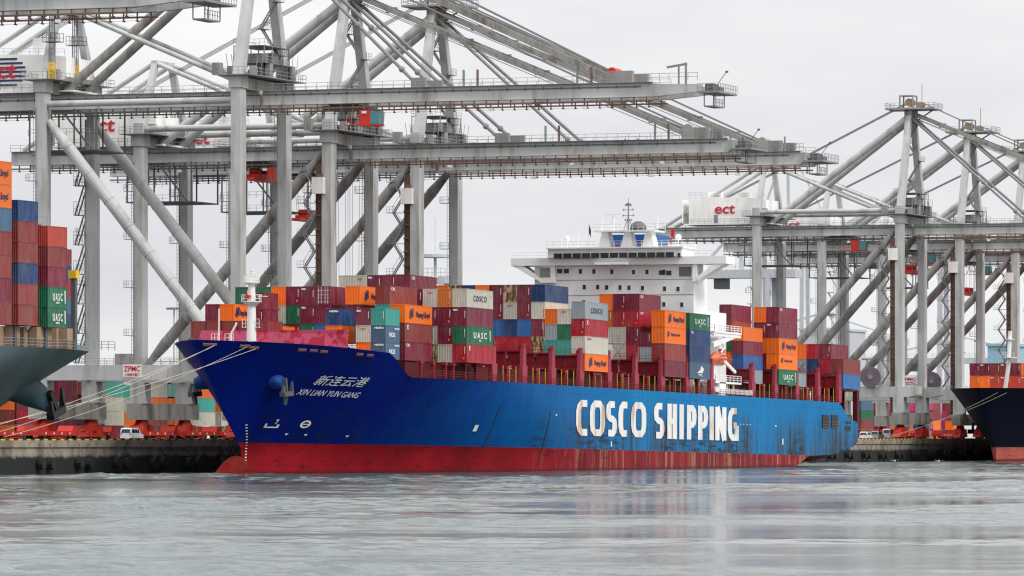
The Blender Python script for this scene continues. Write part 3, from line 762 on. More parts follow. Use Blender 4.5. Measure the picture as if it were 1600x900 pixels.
for px, py in ((873.5,423.5),(884,423.5),(1032.5,426),(1044,426.5)): add_window(px, py, 1.7, 1.0)
bx = MB(); bx.box(x0-2.3, x0-1.0, hy(984), hy(934), hz(414), hz(410)); bx.build('front_platform', MT['shipw'], ship)
# deck lines on the block
sl = MB()
for py in (437, 461): sl.box(x0-.05, x0-.002, YR, YL+4.1, hz(py)-.05, hz(py)+.05)
sl.build('deck_edges', MT['galv'], house)
# top structure: pillars, radar deck, masts, funnel behind
tp = MB(); X2 = x0+.5
for px in (942, 977, 1010): tp.prism([(hy(px+8)-.3, hz(388)), (hy(px+4), hz(362)), (hy(px-4), hz(362)), (hy(px-8)+.3, hz(388))][::-1], 'x', X2, X2+2.6)
tp.box(X2-1.2, X2+5, hy(1023), hy(928), hz(362), hz(360))
tp.rail((X2-1.1, hy(1024), hz(360)), (X2-1.1, hy(926), hz(360)), 1.1, 1.1, .06); tp.rail((X2+4.9, hy(1024), hz(360)), (X2+4.9, hy(926), hz(360)), 1.1, 1.5, .06)
tp.rail((x0-1.9, hy(1070), hz(386.5)), (x0-1.9, hy(858), hz(386.5)), 1.1, 1.3, .06); tp.rail((x0+5.9, hy(1070), hz(386.5)), (x0+5.9, hy(858), hz(386.5)), 1.1, 1.3, .06)
tp.rail((x0-.95, hy(1135), zt_), (x0-.95, hy(1072), zt_), 1.0, 1.3, .05); tp.rail((x0-.95, hy(856), zt_), (x0-.95, hy(802), zt_), 1.0, 1.3, .05)
# radar scanners on short masts
for px, py, w_ in ((953, 334.5, 26),):
    tp.tube((X2+1, hy(px), hz(360)), (X2+1, hy(px), hz(py+1.5)), .22, n=8); tp.box(X2+.8, X2+1.2, hy(px)-w_*.06, hy(px)+w_*.06, hz(py+.6), hz(py-.6))
tp.tube((X2+1, hy(935), hz(360)), (X2+1, hy(935), hz(338)), .12, n=6); tp.tube((X2+1, hy(1022), hz(360)), (X2+1, hy(1022), hz(338)), .12, n=6)
tp.box(X2+.8, X2+1.1, hy(936), hy(919), hz(347.5), hz(347))
for px, r_ in ((882, .55), (1056, .6)):
    tp.tube((x0+1, hy(px), hz(386)), (x0+1, hy(px), hz(374)), .12, n=6); tp.sphere((x0+1, hy(px), hz(371.5)), r_, n=10)
for px, pt in ((873,372),(892,369),(900,343),(907,378),(916,368)): tp.tube((x0+1, hy(px), hz(386)), (x0+1, hy(px), hz(pt)), .05, n=5)
tp.build('radar_deck', MT['shipw'], ship)
rm = MB(); px = 975; Ym = hy(px)
rm.tube((X2+1.5, Ym, hz(360)), (X2+1.5, Ym, hz(316)), .20, .09, n=8); rm.tube((X2+1.5, Ym, hz(316)), (X2+1.5, Ym, hz(308)), .05, n=5)
for py, hw in ((320,.5),(327,.9),(336,1.0),(343,.6)): rm.box(X2+1.4, X2+1.6, Ym-hw, Ym+hw, hz(py)-.05, hz(py)+.05); rm.box(X2+1.35, X2+1.65, Ym-hw-.08, Ym-hw+.08, hz(py)-.15, hz(py)+.2); rm.box(X2+1.35, X2+1.65, Ym+hw-.08, Ym+hw+.08, hz(py)-.15, hz(py)+.2)
rm.tube((X2+1.5, Ym, hz(320)), (X2+1.5, Ym, hz(316.5)), .4, n=8)
for sy in (-1, 1): rm.bar((X2+1.5, Ym, hz(338)), (X2+1.5, Ym+sy*.9, hz(359)), .12)
rm.build('radar_mast', MT['galv'], ship)
dm = MB(); dm.sphere((X2+2.5, hy(988), hz(356)), 1.6, sy=.95, sz=.85, n=16, z0=0); dm.tube((X2+2.5, hy(988), hz(360)), (X2+2.5, hy(988), hz(356)), 1.5, n=16)
dm.build('radar_dome', MT['steel'], ship, smooth=True)
hyf = lambda px: Yat(px, HX0+7)
fu = MB(); fu.box(x0+7, x0+15, hyf(1023), hyf(948), 30, hz(363.5)); fn = fu.build('funnel', MT['funnelblue'], ship)
fb = MB(); fb.box(x0+6.9, x0+6.996, hyf(1023)+.02, hyf(1009), 30.5, hz(366)); fb.build('funnel_badge', MT['cyan'], fn)
# flags
for nm, px, pt, mat in (('ensign', 1034, 355, 'textred'), ('courtesy_flag', 913.5, 350, 'steel')):
    g = MB(); X_ = x0+(5 if px > 1000 else 2); g.tube((X_, hy(px), hz(386)), (X_, hy(px), hz(pt-2)), .05, n=5)
    s_ = -1 if px > 1000 else 1; v = []
    for i in range(5):
        for j in range(2): v.append((X_+.12*math.sin(i*1.3), hy(px)-s_*.02+(-.18*i if s_ < 0 else -.10*i), hz(pt)-j*1.5-i*.22*(1 if s_>0 else .5)))
    g.add(v, [(2*i, 2*i+1, 2*i+3, 2*i+2) for i in range(4)]); g.build(nm, MT[mat], ship)
# lifeboat station abreast the house
LX = 948.0
def ly(px): return Yat(px, LX)
pf = MB(); lz = lambda py, X_=944., Y_=292.5: Zat(py, X_, Y_)+(X_-XR)*TAU
for (p0, p1, py) in ((1116, 1158, 519), (1118, 1158, 597)):
    Xa, Xb = Xat(p0, 292.6), Xat(p1, 292.6); z_ = lz(py)
    pf.box(Xa-XR, Xb-XR, 292.6, 296.5, z_-.35, z_); pf.rail((Xa-XR, 292.65, z_), (Xb-XR, 292.65, z_), 1.15, 2.2, .09, n_rails=3); pf.rail((Xa-XR, 292.65, z_), (Xa-XR, 296.4, z_), 1.15, 1.2, .09)
Xa, Xb = Xat(1116, 292.6), Xat(1158, 292.6)
pf.bar((Xa-XR, 293, lz(541)), (Xb-XR-2, 293, lz(522)), .5, .9); pf.box(Xa-XR, Xb-XR, 292.7, 293.2, lz(527), lz(520))
pf.box(Xat(1124,292.6)-XR, Xat(1134,292.6)-XR, 292.6, 295, lz(616), lz(598)); pf.bar((Xat(1118,292.6)-XR, 292.9, lz(610)), (Xat(1174,292.6)-XR, 292.9, lz(613)), .3, .8)
for k in range(10): x_ = Xat(1136+k*4, 292.6)-XR; pf.box(x_, x_+.5, 292.3, 292.7, lz(616), lz(608))
pf.bar((Xat(1134,292.6)-XR, 292.8, lz(566)), (Xat(1150,292.6)-XR, 292.8, lz(581)), .35, .5); pf.path([(Xat(1126,293)-XR,293,lz(552)),(Xat(1131,293)-XR,293,lz(544)),(Xat(1127,293)-XR,293,lz(537))], .15)
for k in (1121, 1141, 1151): pf.tube((Xat(k,292.7)-XR,293.4,14.5), (Xat(k,292.7)-XR,293.4,lz(597)), .2, n=6)
pf.tube((Xat(1121,292.7)-XR,295.8,14.5), (Xat(1121,292.7)-XR,295.8,lz(520)), .25, n=6)
pf.build('boat_platform', MT['shipw'], ship)
lb = empty('lifeboat', (Xat(1124,294), 294.2, lz(560)-(Xat(1124,294)-XR)*TAU), label='orange enclosed lifeboat hanging in its davit beside the white bridge block', cat='lifeboat')
lb.scale = (.86, .9, .9)
hl = MB(); n = 14; rings = []
for k in range(13):
    q = -1+2*k/12; r_ = max(.03, (1-abs(q)**2.6)); 
    rings.append([(q*5.0, 1.5*r_*math.cos(2*math.pi*a/n), -.1+(1.45 if math.sin(2*math.pi*a/n) > 0 else 1.5)*r_**.8*math.sin(2*math.pi*a/n)) for a in range(n)])
hl.add([p for rg in rings for p in rg], [(i*n+a, i*n+(a+1)%n, (i+1)*n+(a+1)%n, (i+1)*n+a) for i in range(12) for a in range(n)])
hl.build('hull', MT['lifeorange'], lb, smooth=True)
MB().box(2.1, 3.6, -.6, .6, .9, 1.9).build('cockpit', MT['lifeorange'], lb)
g = MB()
for k in range(5): g.box(-2.6+k*1.1, -2.1+k*1.1, -1.47, -1.40, .35, .65)
g.build('window_strip', MT['glass'], lb); MB().box(-5, 5, -1.53, -1.44, -.25, -.08).build('fender_strip', MT['red'], lb)
# ------------------------------------------------------------------ shipping containers
COL = {'M': (.19,.010,.035), 'R': (.25,.035,.030), 'C': (.42,.008,.025), 'O': (.90,.17,.003), 'G': (.006,.14,.06), 'B': (.02,.13,.36),
       'N': (.008,.045,.15), 'T': (.05,.36,.30), 'W': (.55,.52,.44), 'Y': (.58,.46,.28), 'S': (.34,.39,.42), 'P': (.75,.02,.22), 'K': (.06,.13,.22), 'Q': (.52,.15,.02), 'V': (.55,.06,.035)}
CNAME = {'M': 'maroon', 'R': 'brick red', 'C': 'crimson', 'O': 'orange', 'G': 'green', 'B': 'bright blue', 'N': 'navy blue', 'T': 'turquoise',
         'W': 'off-white', 'Y': 'rusty cream', 'S': 'silver grey', 'P': 'pink', 'K': 'slate blue', 'Q': 'ochre', 'V': 'vermilion'}
W_ = 2.44
CM = {}
def corr(mb, axis, a, b, fixed, inward, z0, z1, pitch=.42, dep=.075):
    pts = []; n = max(4, round((b-a)/pitch)); p = (b-a)/n
    for i in range(n):
        s_ = a+i*p; pts += [(s_, 0), (s_+p*.30, 0), (s_+p*.5, dep), (s_+p*.80, dep)]
    pts.append((b, 0)); v = []
    for z in (z0, z1):
        for q, d in pts: v.append((q, fixed+inward*d, z) if axis == 'x' else (fixed+inward*d, q, z))
    m = len(pts); mb.add(v, [(i, i+1, m+i+1, m+i) for i in range(m-1)])
def container_mesh(Lc, Hc, door=False):
    key = (Lc, Hc, door)
    if key in CM: return CM[key]
    m = MB(); t = .13; W = W_
    for x in (0, Lc-t):
        for y in (0, W-t): m.box(x, x+t, y, y+t, 0, Hc)
    for x in (0.005, Lc-t-.005): m.box(x, x+t, t, W-t, 0, .15); m.box(x, x+t, t, W-t, Hc-.13, Hc)
    for y in (0.005, W-t+.035): m.box(t, Lc-t, y, y+.09, 0, .15); m.box(t, Lc-t, y, y+.09, Hc-.09, Hc)
    m.box(.03, Lc-.03, .03, W-.03, Hc-.07, Hc-.03); m.box(.03, Lc-.03, .05, W-.05, .06, .1)
    corr(m, 'x', t, Lc-t, .02, 1, .14, Hc-.08, .56, .045); corr(m, 'x', t, Lc-t, W-.02, -1, .14, Hc-.08, .56, .045)
    corr(m, 'y', t, W-t, Lc-.03, -1, .14, Hc-.12, .27)
    if not door: corr(m, 'y', t, W-t, .02, 1, .14, Hc-.12, .27)
    else:
        m.box(.06, .10, t, W/2-.015, .15, Hc-.13); m.box(.06, .10, W/2+.015, W-t, .15, Hc-.13)
    o = m.build('container', MT['cont']); CM[key] = o.data; C.objects.unlink(o); bpy.data.objects.remove(o); return CM[key]
MT['bars'] = plain('lock_bar_grey', (.55,.53,.5), .5)
def bars_mesh(Hc):
    key = ('bars', Hc)
    if key not in CM:
        m = MB()
        for y in (.4, .85, 1.5, 1.98): m.box(-.0, .05, y-.035, y+.035, .1, Hc-.1); m.box(-.02, .05, y-.12, y+.12, 1.0, 1.1)
        for z in (.4, 1.5, 2.2): m.box(.02, .055, .2, 2.2, z, z+.06)
        o = m.build('lock_bars', MT['bars']); CM[key] = o.data; C.objects.unlink(o); bpy.data.objects.remove(o)
    return CM[key]
def from_me(name, me, parent=None):
    o = bpy.data.objects.new(name, me); C.objects.link(o)
    if parent: o.parent = parent
    return o
TX = {}
def cached_text(key, fn):
    if key not in TX:
        o = fn(); TX[key] = o.data; C.objects.unlink(o); bpy.data.objects.remove(o)
    return TX[key]
def lettering(con, kind, Lc, Hc):
    """lettering meshes live on the near side (y = 0) of the container"""
    def T(nm, txt, wd, h, x, z, mat, bold=.03):
        me = cached_text((txt, wd, h, x, z, mat), lambda: text_obj('lettering', txt, wd, h, MT[mat], M_face_mY(x, -.015, z), None, bold*.3, space=1.45 if txt in ('UASC', 'COSCO') else 1.0)); return from_me(nm, me, con)
    def logo(x, z, s_):
        key = ('logo', x, z, s_)
        if key not in TX:
            m = MB()
            m.box(x-.75*s_, x-.15*s_, -.03, 0, z-.75*s_, z+.55*s_); m.box(x+.10*s_, x+.7*s_, -.03, 0, z-.45*s_, z+.85*s_); m.prism([(x-.3*s_, z-.2*s_), (x+.3*s_, z-.05*s_), (x+.3*s_, z+.3*s_), (x-.3*s_, z+.15*s_)], 'y', -.04, 0)
            m.prism([(x-1.0*s_, z-.5*s_), (x-.7*s_, z-.5*s_), (x-.2*s_, z+.9*s_), (x-.6*s_, z+.7*s_)], 'y', -.028, 0)
            o = m.build('emblem', MT['navy']); TX[key] = o.data; C.objects.unlink(o); bpy.data.objects.remove(o)
        return from_me('emblem', TX[key], con)
    if kind == 'H': T('lettering', 'Hapag-Lloyd', Lc*.50, 1.15, Lc*.66, Hc*.46, 'navy'); logo(Lc*.25, Hc*.5, 1.0)
    elif kind == 'h': T('lettering', 'Hapag-Lloyd', Lc*.42, .6, Lc*.5, Hc*.55, 'navy'); logo(Lc*.18, Hc*.55, .62)
    elif kind == 'U':
        T('lettering', 'UASC', Lc*.5, 1.0, Lc*.5, Hc*.5, 'textw', .05); T('marking', '|', .25, 1.7, Lc*.88, Hc*.52, 'textw', .02); T('marking', 'UASU', 1.0, .25, Lc*.5, Hc*.22, 'textw')
    elif kind == 'C': T('lettering', 'COSCO', Lc*.5, .95, Lc*.5, Hc*.5, 'navy', .05)
    elif kind == 'X': T('marking', 'X', .9, .75, 1.2, Hc*.78, 'textw', .06)
    elif kind == 'L': T('marking', 'CAI', 1.4, .5, 1.3, Hc*.82, 'textw', .03)
    elif kind == 'Z': T('lettering', 'COSCO', 2.2, .3, 2.2, Hc*.85, 'textred', .03)
    elif kind == 'D': T('lettering', 'NDS', 2.6, .7, Lc*.45, Hc*.45, 'textw', .05); T('marking', 'NDSU 218', 2.0, .3, Lc*.80, Hc*.82, 'textw')
    elif kind == 'J':
        T('lettering', 'YML', 2.6, .45, Lc*.5, Hc*.22, 'textw'); key = ('yj', Lc)
        if key not in TX:
            m = MB(); m.prism([(Lc*.35, Hc*.35), (Lc*.6, Hc*.35), (Lc*.68, Hc*.62), (Lc*.55, Hc*.8), (Lc*.5, Hc*.55)], 'y', -.03, 0); o = m.build('emblem', MT['textw']); TX[key] = o.data; C.objects.unlink(o); bpy.data.objects.remove(o)
        from_me('emblem', TX[key], con)
def end_marks(con, kind, Hc):
    """marks on the forward end (x = 0)"""
    def T(nm, txt, wd, h, y, z, mat, bold=.03):
        me = cached_text(('e', txt, wd, h, y, z, mat), lambda: text_obj('lettering', txt, wd, h, MT[mat], M_face_mX(-.015, y, z), None, bold)); return from_me(nm, me, con)
    if kind == 't': T('marking', 'tex', .75, .34, 1.95, Hc*.86, 'textw', .04); T('marking', '|', .07, 1.1, .35, Hc*.6, 'textw', .0)
    elif kind == 'i': T('marking', '|', .07, 1.2, .38, Hc*.6, 'textw', .0)
    elif kind == 'c': T('marking', 'COSCO', .85, .2, 1.25, Hc*.8, 'textred', .02)
    elif kind == 'd':
        key = ('dot', Hc)
        if key not in TX:
            m = MB().box(-.03, 0, .42, .72, Hc*.16, Hc*.16+.34); o = m.build('label_plate', MT['orange']); TX[key] = o.data; C.objects.unlink(o); bpy.data.objects.remove(o)
        from_me('label_plate', TX[key], con); T('marking', '|', .07, 1.2, .38, Hc*.65, 'textw', .0)
    elif kind == 'n': T('marking', 'NDSU', 1.5, .3, 1.1, Hc*.84, 'textw', .05)
    elif kind == 'b': from_me('lock_bars', bars_mesh(Hc), con)
NCON = [0]
def container(X, Y, z, col, Lc=12.19, Hc=2.89, label='', group='containers', side=None, end=None, door=False, rot=None, rust=None, rz=0):
    c_ = COL[col]; j = rnd.uniform(.86, 1.14)
    if rust is None: rust = {'W': .55, 'Y': 1.0, 'S': .35, 'O': .2}.get(col, rnd.uniform(.1, .45))
    key_door = door or end == 'b'
    o = from_me('shipping_container', container_mesh(Lc, Hc, key_door))
    o.location = (X, Y, z); o.rotation_euler = (0, rot or 0, rz)
    o.color = (min(1, c_[0]*j), min(1, c_[1]*j), min(1, c_[2]*j), rust)
    if side: lettering(o, side, Lc, Hc)
    if end: end_marks(o, end, Hc)
    tag(o, label, 'container', group); NCON[0] += 1
    if len(label.split()) > 16: print('LONG', label)
    return o
ORD = ['bottom','second','third','fourth','fifth','sixth']
ROWN = ['outermost row','second row in','third row in','fourth row in','fifth row in','sixth row in','seventh row in','eighth row in','ninth row in','tenth row in','eleventh row in','twelfth row in','thirteenth row in','fourteenth row in','fifteenth row in','sixteenth row in']
BAYN = {-3: 'forwardmost bay', -2: 'second bay', -1: 'third bay', 0: 'fourth bay', 1: 'fifth bay', 2: 'sixth bay', 3: 'seventh bay', 4: 'eighth bay', 5: 'ninth bay', 6: 'tenth bay', 7: 'eleventh bay', 8: 'twelfth bay',
        10: 'first bay behind the bridge', 11: 'second bay behind the bridge', 12: 'third bay behind the bridge', 14: 'aftmost bay'}
def bayX(b):
    if b <= 8: return 814.3+14.5*b-12.19
    if b == 14: return 1016.9
    return 970.9+14.5*(b-10)-12.19
def XC(bay, row, codes, low=False, half=None, dy=0.0, ym=None, z0=17.2):
    """one stack on the blue ship; codes bottom-up: letter + optional side/end mark; '.' = hidden, left out"""
    z = z0
    for t, cd in enumerate(codes.split()):
        lo = low or cd.endswith('-'); cd = cd.rstrip('-'); h_ = 2.59 if lo else 2.89; p_ = 2.615 if lo else 2.92
        if cd[0] != '.':
            s_ = e_ = None; hf = half
            for q in cd[1:]:
                if q in 'HhUCXLDJZ': s_ = q
                elif q == '2': hf = 'f'
                else: e_ = q
            Xf = bayX(bay); Lc = 12.19
            if hf == 'r': Xf += 6.13; Lc = 6.06
            if hf == 'f': Lc = 6.06
            Y = (292.06+2.5*row+dy) if ym is None else ym
            lab = f"{CNAME[cd[0]]} container on the blue ship, {ORD[t]} tier, {ROWN[int(row)]}, {BAYN[bay]}".replace('second bay behind', '2nd bay behind').replace('third bay behind', '3rd bay behind').replace('first bay behind', '1st bay behind').replace('container on the blue ship, ', 'container on blue ship, ')
            container(Xf, Y, z-(Xf-XR)*TAU, cd[0], Lc, h_, lab, 'containers stacked on the blue ship', s_, e_, rot=TAU)
        z += p_
# bow bays
X3 = bayX(-2)-.05
def YP(px, X): return Yat(px, X)-2.44
for px, cd, t in ((365.5,'O',1),(343,'M',1)): XC(-2, 12 if px > 350 else 13, '. '*t+(cd+'H' if px > 350 else cd), half='f', ym=YP(px, X3)+2.44, z0=20.45, low=True)
for k in range(5): XC(-2, 9+k, 'R', half='f', ym=YP(345+24.5*(3-k), X3)+2.44, z0=20.45, low=True)
XC(-2, 2, 'KD Kn Ti'.replace('KD Kn', 'KDn KDn'), low=True, half='r'); XC(-2, 3, 'O Wc Mt', low=True, half='r'); XC(-2, 5, '. O Nn', low=True, half='r')
XC(-2, 10, '. M Mi Mi', low=True, half='r', dy=.3); XC(-2, 9, '. O', low=True, half='r'); 
XC(-1, 2, 'ML RX OH'); XC(-1, 3, '. . T RL'); XC(-1, 5, '. Bi Md OH'); XC(-1, 7, '. Bi Mi Mb'); XC(-1, 8, '. Gi Mt Mt'); XC(-1, 9, '. Mi Gi Md'); XC(-1, 10, '. Bi Wc O')
XC(-1, 11, '. . . G'); XC(-1, 12, '. . M Gi', dy=1.1)
XC(0, 0, 'CdX GiU Mt WC'); XC(0, 1, 'W Md Md Qd'); XC(0, 2, 'Y W Mi Wc'); XC(0, 3, '. . . Mi')
XC(1, 6, '. . . . ML'); XC(1, 7, '. . . . Md'); XC(1, 8, '. . . . Mt'); XC(1, 9, '. . . . Wc'); XC(1, 10, '. . . . W')
XC(4, 0, 'OH WZ CdX SC'); XC(4, 1, 'S T G Wc', low=True); XC(4, 2, 'M T S O', low=True)
XC(4, 3, 'Kb Y Mi W N', dy=-.35); XC(4, 4, 'Kb C B Md Mi', dy=-.35); XC(4, 5, '. C N Wc Y', dy=-.35); XC(4, 6, '. C B Md Mi', dy=-.35)
for r_, c_ in ((7,'O'),(8,'N'),(9,'Y'),(10,'O')): XC(4, r_, '. . . . '+c_, dy=-.35)
XC(7, 0, 'M R Oh OH'); XC(7, 1, 'N S Mi', low=True); XC(7, 2, 'K C Md CdL ML', dy=-.3); XC(7, 3, 'Sb Wb Wb Cd Md', dy=-.3); XC(7, 4, '. . W Qd O', dy=-.3)
XC(8, 0, 'KJ N NL GU'); XC(8, 1, '. N N G')
XC(10, 2, 'M Oh2 G2 R M', dy=-.25); XC(10, 3, '. O. . R'.replace('O.', 'O'), dy=-.2); XC(10, 1, 'S B M O', low=True)
XC(11, 0, 'GU Oh OH Mt ML'); XC(11, 1, 'M M O Mi O'); XC(11, 2, '. B Mt O', low=True)
XC(14, 0, 'B R', z0=17.3); XC(14, 1, 'M C Md', z0=17.3); XC(14, 2, 'M N C', z0=17.3); XC(14, 3, '. S O', z0=17.3)
XC(12, 1, 'S', low=True); XC(12, 3, 'M O', low=True)

# ------------------------------------------------------------------ the left ship
lsh = empty('container_ship', (0, 0, 0), label='grey-green container ship cut off at the left edge, its flared bow pointing right', cat='ship')
def ldeck(u): return 17.15+max(0, 1-u/14)*1.5
HL = Hull(L=330, B=22, rake=46, zt=18.8, deck=ldeck, stern=False, Ld=62, Lw=120)
MT['hulll'] = hull_mat('grey_green_hull_paint', (.105,.14,.155), (.2,.03,.03), -3, 2000, amount=.3)
ho, dk = HL.mesh('hull', 695, 312, -1, [MT['hulll']], lsh); dk.build('deck', MT['steel'], lsh)
MT['anchor_b'] = paint('bolster_teal', (.03,.07,.10), .5, (.02,.02,.02), .5)
for sgn in (-1, 1):
    a = MB(); Xa = Xat(72, 300); cy = 312+sgn*9.0
    n = 14; vv = []
    for (dd, rr, dx, dz) in [(-4,4.4,-6,2.6),(-1,3.8,-3.0,1.3),(1.0,3.0,-.6,-.2),(2.2,2.3,.8,-1.2),(2.7,1.8,1.6,-1.8),(2.7,.05,1.6,-1.8)]:
        for k in range(n): vv.append((Xa+dx+rr*1.0*math.cos(2*math.pi*k/n), cy+sgn*dd, 12.0+dz+rr*.75*math.sin(2*math.pi*k/n)))
    a.add(vv, [(i*n+k, i*n+(k+1)%n, (i+1)*n+(k+1)%n, (i+1)*n+k) for i in range(5) for k in range(n)]); a.build('anchor_bolster', MT['anchor_b'], lsh, smooth=True)
    k = MB(); cx = Xa+4.2; cz = 9.6; cy2 = cy+sgn*3.0
    cx -= 1.6; k.bar((cx-1.6, cy2, cz+2.0), (cx+.2, cy2+sgn*.3, cz-.6), .8, .8); k.bar((cx-1.9, cy2+sgn*.3, cz-1.3), (cx+2.0, cy2+sgn*.3, cz-.2), 1.1, 1.0); k.bar((cx+1.9, cy2+sgn*.4, cz-.4), (cx+1.5, cy2+sgn*.4, cz+2.6), .9, .5, w2=.3); k.bar((cx-1.8, cy2+sgn*.4, cz-1.2), (cx-1.9, cy2+sgn*.4, cz+.8), .9, .5, w2=.3)
    k.build('anchor', MT['black'], lsh)
f = MB(); rr_ = MB(); MT['tanpost'] = paint('weathered_tan_post', (.36,.24,.16), .7, (.1,.06,.04), .6)
for px in (22, 60, 72, 107): X = Xat(px, 291.5); MB().box(X-1.1, X+1.1, 291.2, 292.4, 17.1, 19.8).build('stack_post', MT['tanpost'], lsh)
for px in (2, 39, 90): X = Xat(px, 292.5); MB().box(X-.6, X+.6, 292.4, 293.4, 17.1, 19.8).build('stack_post', MT['tanpost'], lsh)
d = MB(); d.box(590, 652, 294.5, 329, 17.0, 19.6); d.build('hatch_covers', MT['steel'], lsh)
rr_.rail((596, 290.9, 17.1), (662, 291.0, 17.1), 1.2, 2.2, .07, n_rails=3); rr_.build('side_rail', MT['galv'], lsh)
lt = MB()
for px, tz in ((24, 33.5), (72, 31.5), (118, 29.0)):
    X = Xat(px, 291.0); cg = MB().box(X-.35, X+.35, 290.9, 291.5, 17.1, tz-1.6).build('cell_guide', MT['steel'], lsh)
    MB().box(X-.55, X+.55, 290.7, 291.8, tz-2.6, tz-1.55).build('deck_lamp', MT['yellow'], cg)
def LS(name, pxr, Y, z0, codes, Lc, Hc, rows=1):
    X1 = Xat(pxr, Y); X0 = X1-Lc; z = z0
    for t, cd in enumerate(codes.split()):
        if cd[0] != '.':
            s_ = None; e_ = None
            for q in cd[1:]:
                if q in 'HhUCXLDJ': s_ = q
                else: e_ = q
            container(X0, Y, z, cd[0], Lc, Hc, f"{CNAME[cd[0]]} container on the left ship, {ORD[t] if t < 6 else 'topmost'} tier, {name}", 'containers on the left ship', s_, e_)
        z += Hc+.03
LS('leftmost stack', 18.5, 290.2, 19.9, 'R M R R KD OH OH'.replace('KD','K'), 12.19, 2.93)
LS('middle stack', 59.5, 290.2, 19.9, 'R R N R R N'.replace('N R R N', 'N R R N'), 6.06, 2.64)
LS('right-hand stack', 105, 290.2, 19.8, 'GU GU M R V', 6.06, 2.60)
LS('inner stack behind the middle one', 65, 291.6, 19.9, 'M N R N N', 6.06, 2.62)
LS('short stack nearest the bow', 112, 293.0, 19.7, 'N K C N R', 6.06, 2.1+.0)

# ------------------------------------------------------------------ the right ship
rsh = empty('container_ship', (1198, 0, 0), label='dark navy container ship entering at the right edge, bow pointing left', cat='ship')
HR = Hull(L=289, B=20, rake=16, zt=17.2, deck=lambda u: 16.9 if u < 40 else 16.6, stern=False)
MT['hullr'] = hull_mat('black_navy_hull_paint', (.006,.009,.022), (.50,.12,.10), 3.3, 2000, amount=.3)
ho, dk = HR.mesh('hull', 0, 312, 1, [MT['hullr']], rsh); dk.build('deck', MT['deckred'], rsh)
m_ = MB(); mx_ = 1208-1198; my_ = Yat(1577, 1208)
m_.path([(mx_, my_+1.0, 16.5), (mx_, my_+.2, 22), (mx_, my_-.2, 30.0)], .5, n=10); m_.tube((mx_,my_-.2,23.8),(mx_,my_-.2,24.0),1.6,n=8); m_.rail((mx_-1.4,my_-1.5,24.0),(mx_-1.4,my_+1.4,24.0),1.0,1.0,.08); m_.tube((mx_,my_-.2,28),(mx_,my_-.2,28.2),1.0,n=8)
m_.build('foremast', MT['white'], rsh)
a_ = MB(); a_.bar((7.5, 301.5, 12), (8.5, 301.2, 8.8), .9, .5); a_.bar((6, 301.4, 8.6), (11, 301.2, 9.4), .9, .6); a_.build('anchor', MT['galv'], rsh)
mk2 = MB()
for q in (((1569,708.5),5,3),): pass
wm = MB(); Xm = Xat(1588, 301); wm.prism([(Xm-1198-2, 9.4-3), (Xm-1198+4, 9.4-3), (Xm-1198+4, 9.4-.4), (Xm-1198+2.2, 9.4-.4), (Xm-1198+1.5, 9.4-2), (Xm-1198-2, 9.4-2)], 'y', 0, .02)
wo = wm.build('hull_marks', MT['textw'], rsh)
for v in wo.data.vertices: v.co.y = 312-HR.half(v.co.x, v.co.z)-.15
for k, (px, codes) in enumerate(((1515,'O M'),(1531,'O M'),(1547,'V R'),(1563,'V R'),(1579,'V M'),(1595,'V O'))):
    X = 1222; Y = Yat(px, X)-2.44
    for t, cd in enumerate(codes.split()):
        container(X, Y, 17.0+2.93*t, cd[0], 12.19, 2.89, f"{CNAME[cd[0]]} container on the dark ship, {['lower','upper'][t]} tier, {['leftmost','second','third','fourth','fifth','rightmost'][k]} column", 'containers on the right ship', None, rnd.choice('ti'))

# ------------------------------------------------------------------ container yard behind the cranes
G_YARD = 'containers stacked in the yard behind the cranes'
def yard(X, Y, codes, along, name, Hc=2.59, sides=None):
    z = QZ+.01
    for t, cd in enumerate(codes.split()):
        if cd[0] != '.':
            Lc = 6.06 if '2' in cd else 12.19
            s_ = [q for q in cd[1:] if q in 'HhUCLZ']; e_ = 'b' if 'b' in cd else None
            lab = f"{CNAME[cd[0]]} yard container, {ORD[t]} tier of the {name}"
            if along == 'x': container(X, Y, z, cd[0], Lc, Hc, lab, G_YARD, s_[0] if s_ else None, e_)
            else: container(X+W_, Y, z, cd[0], Lc, Hc, lab, G_YARD, s_[0] if s_ else None, e_, rz=R(90))
        z += Hc+.03
YN = 395.0
def YX(px, Y=YN): return Xat(px, Y)
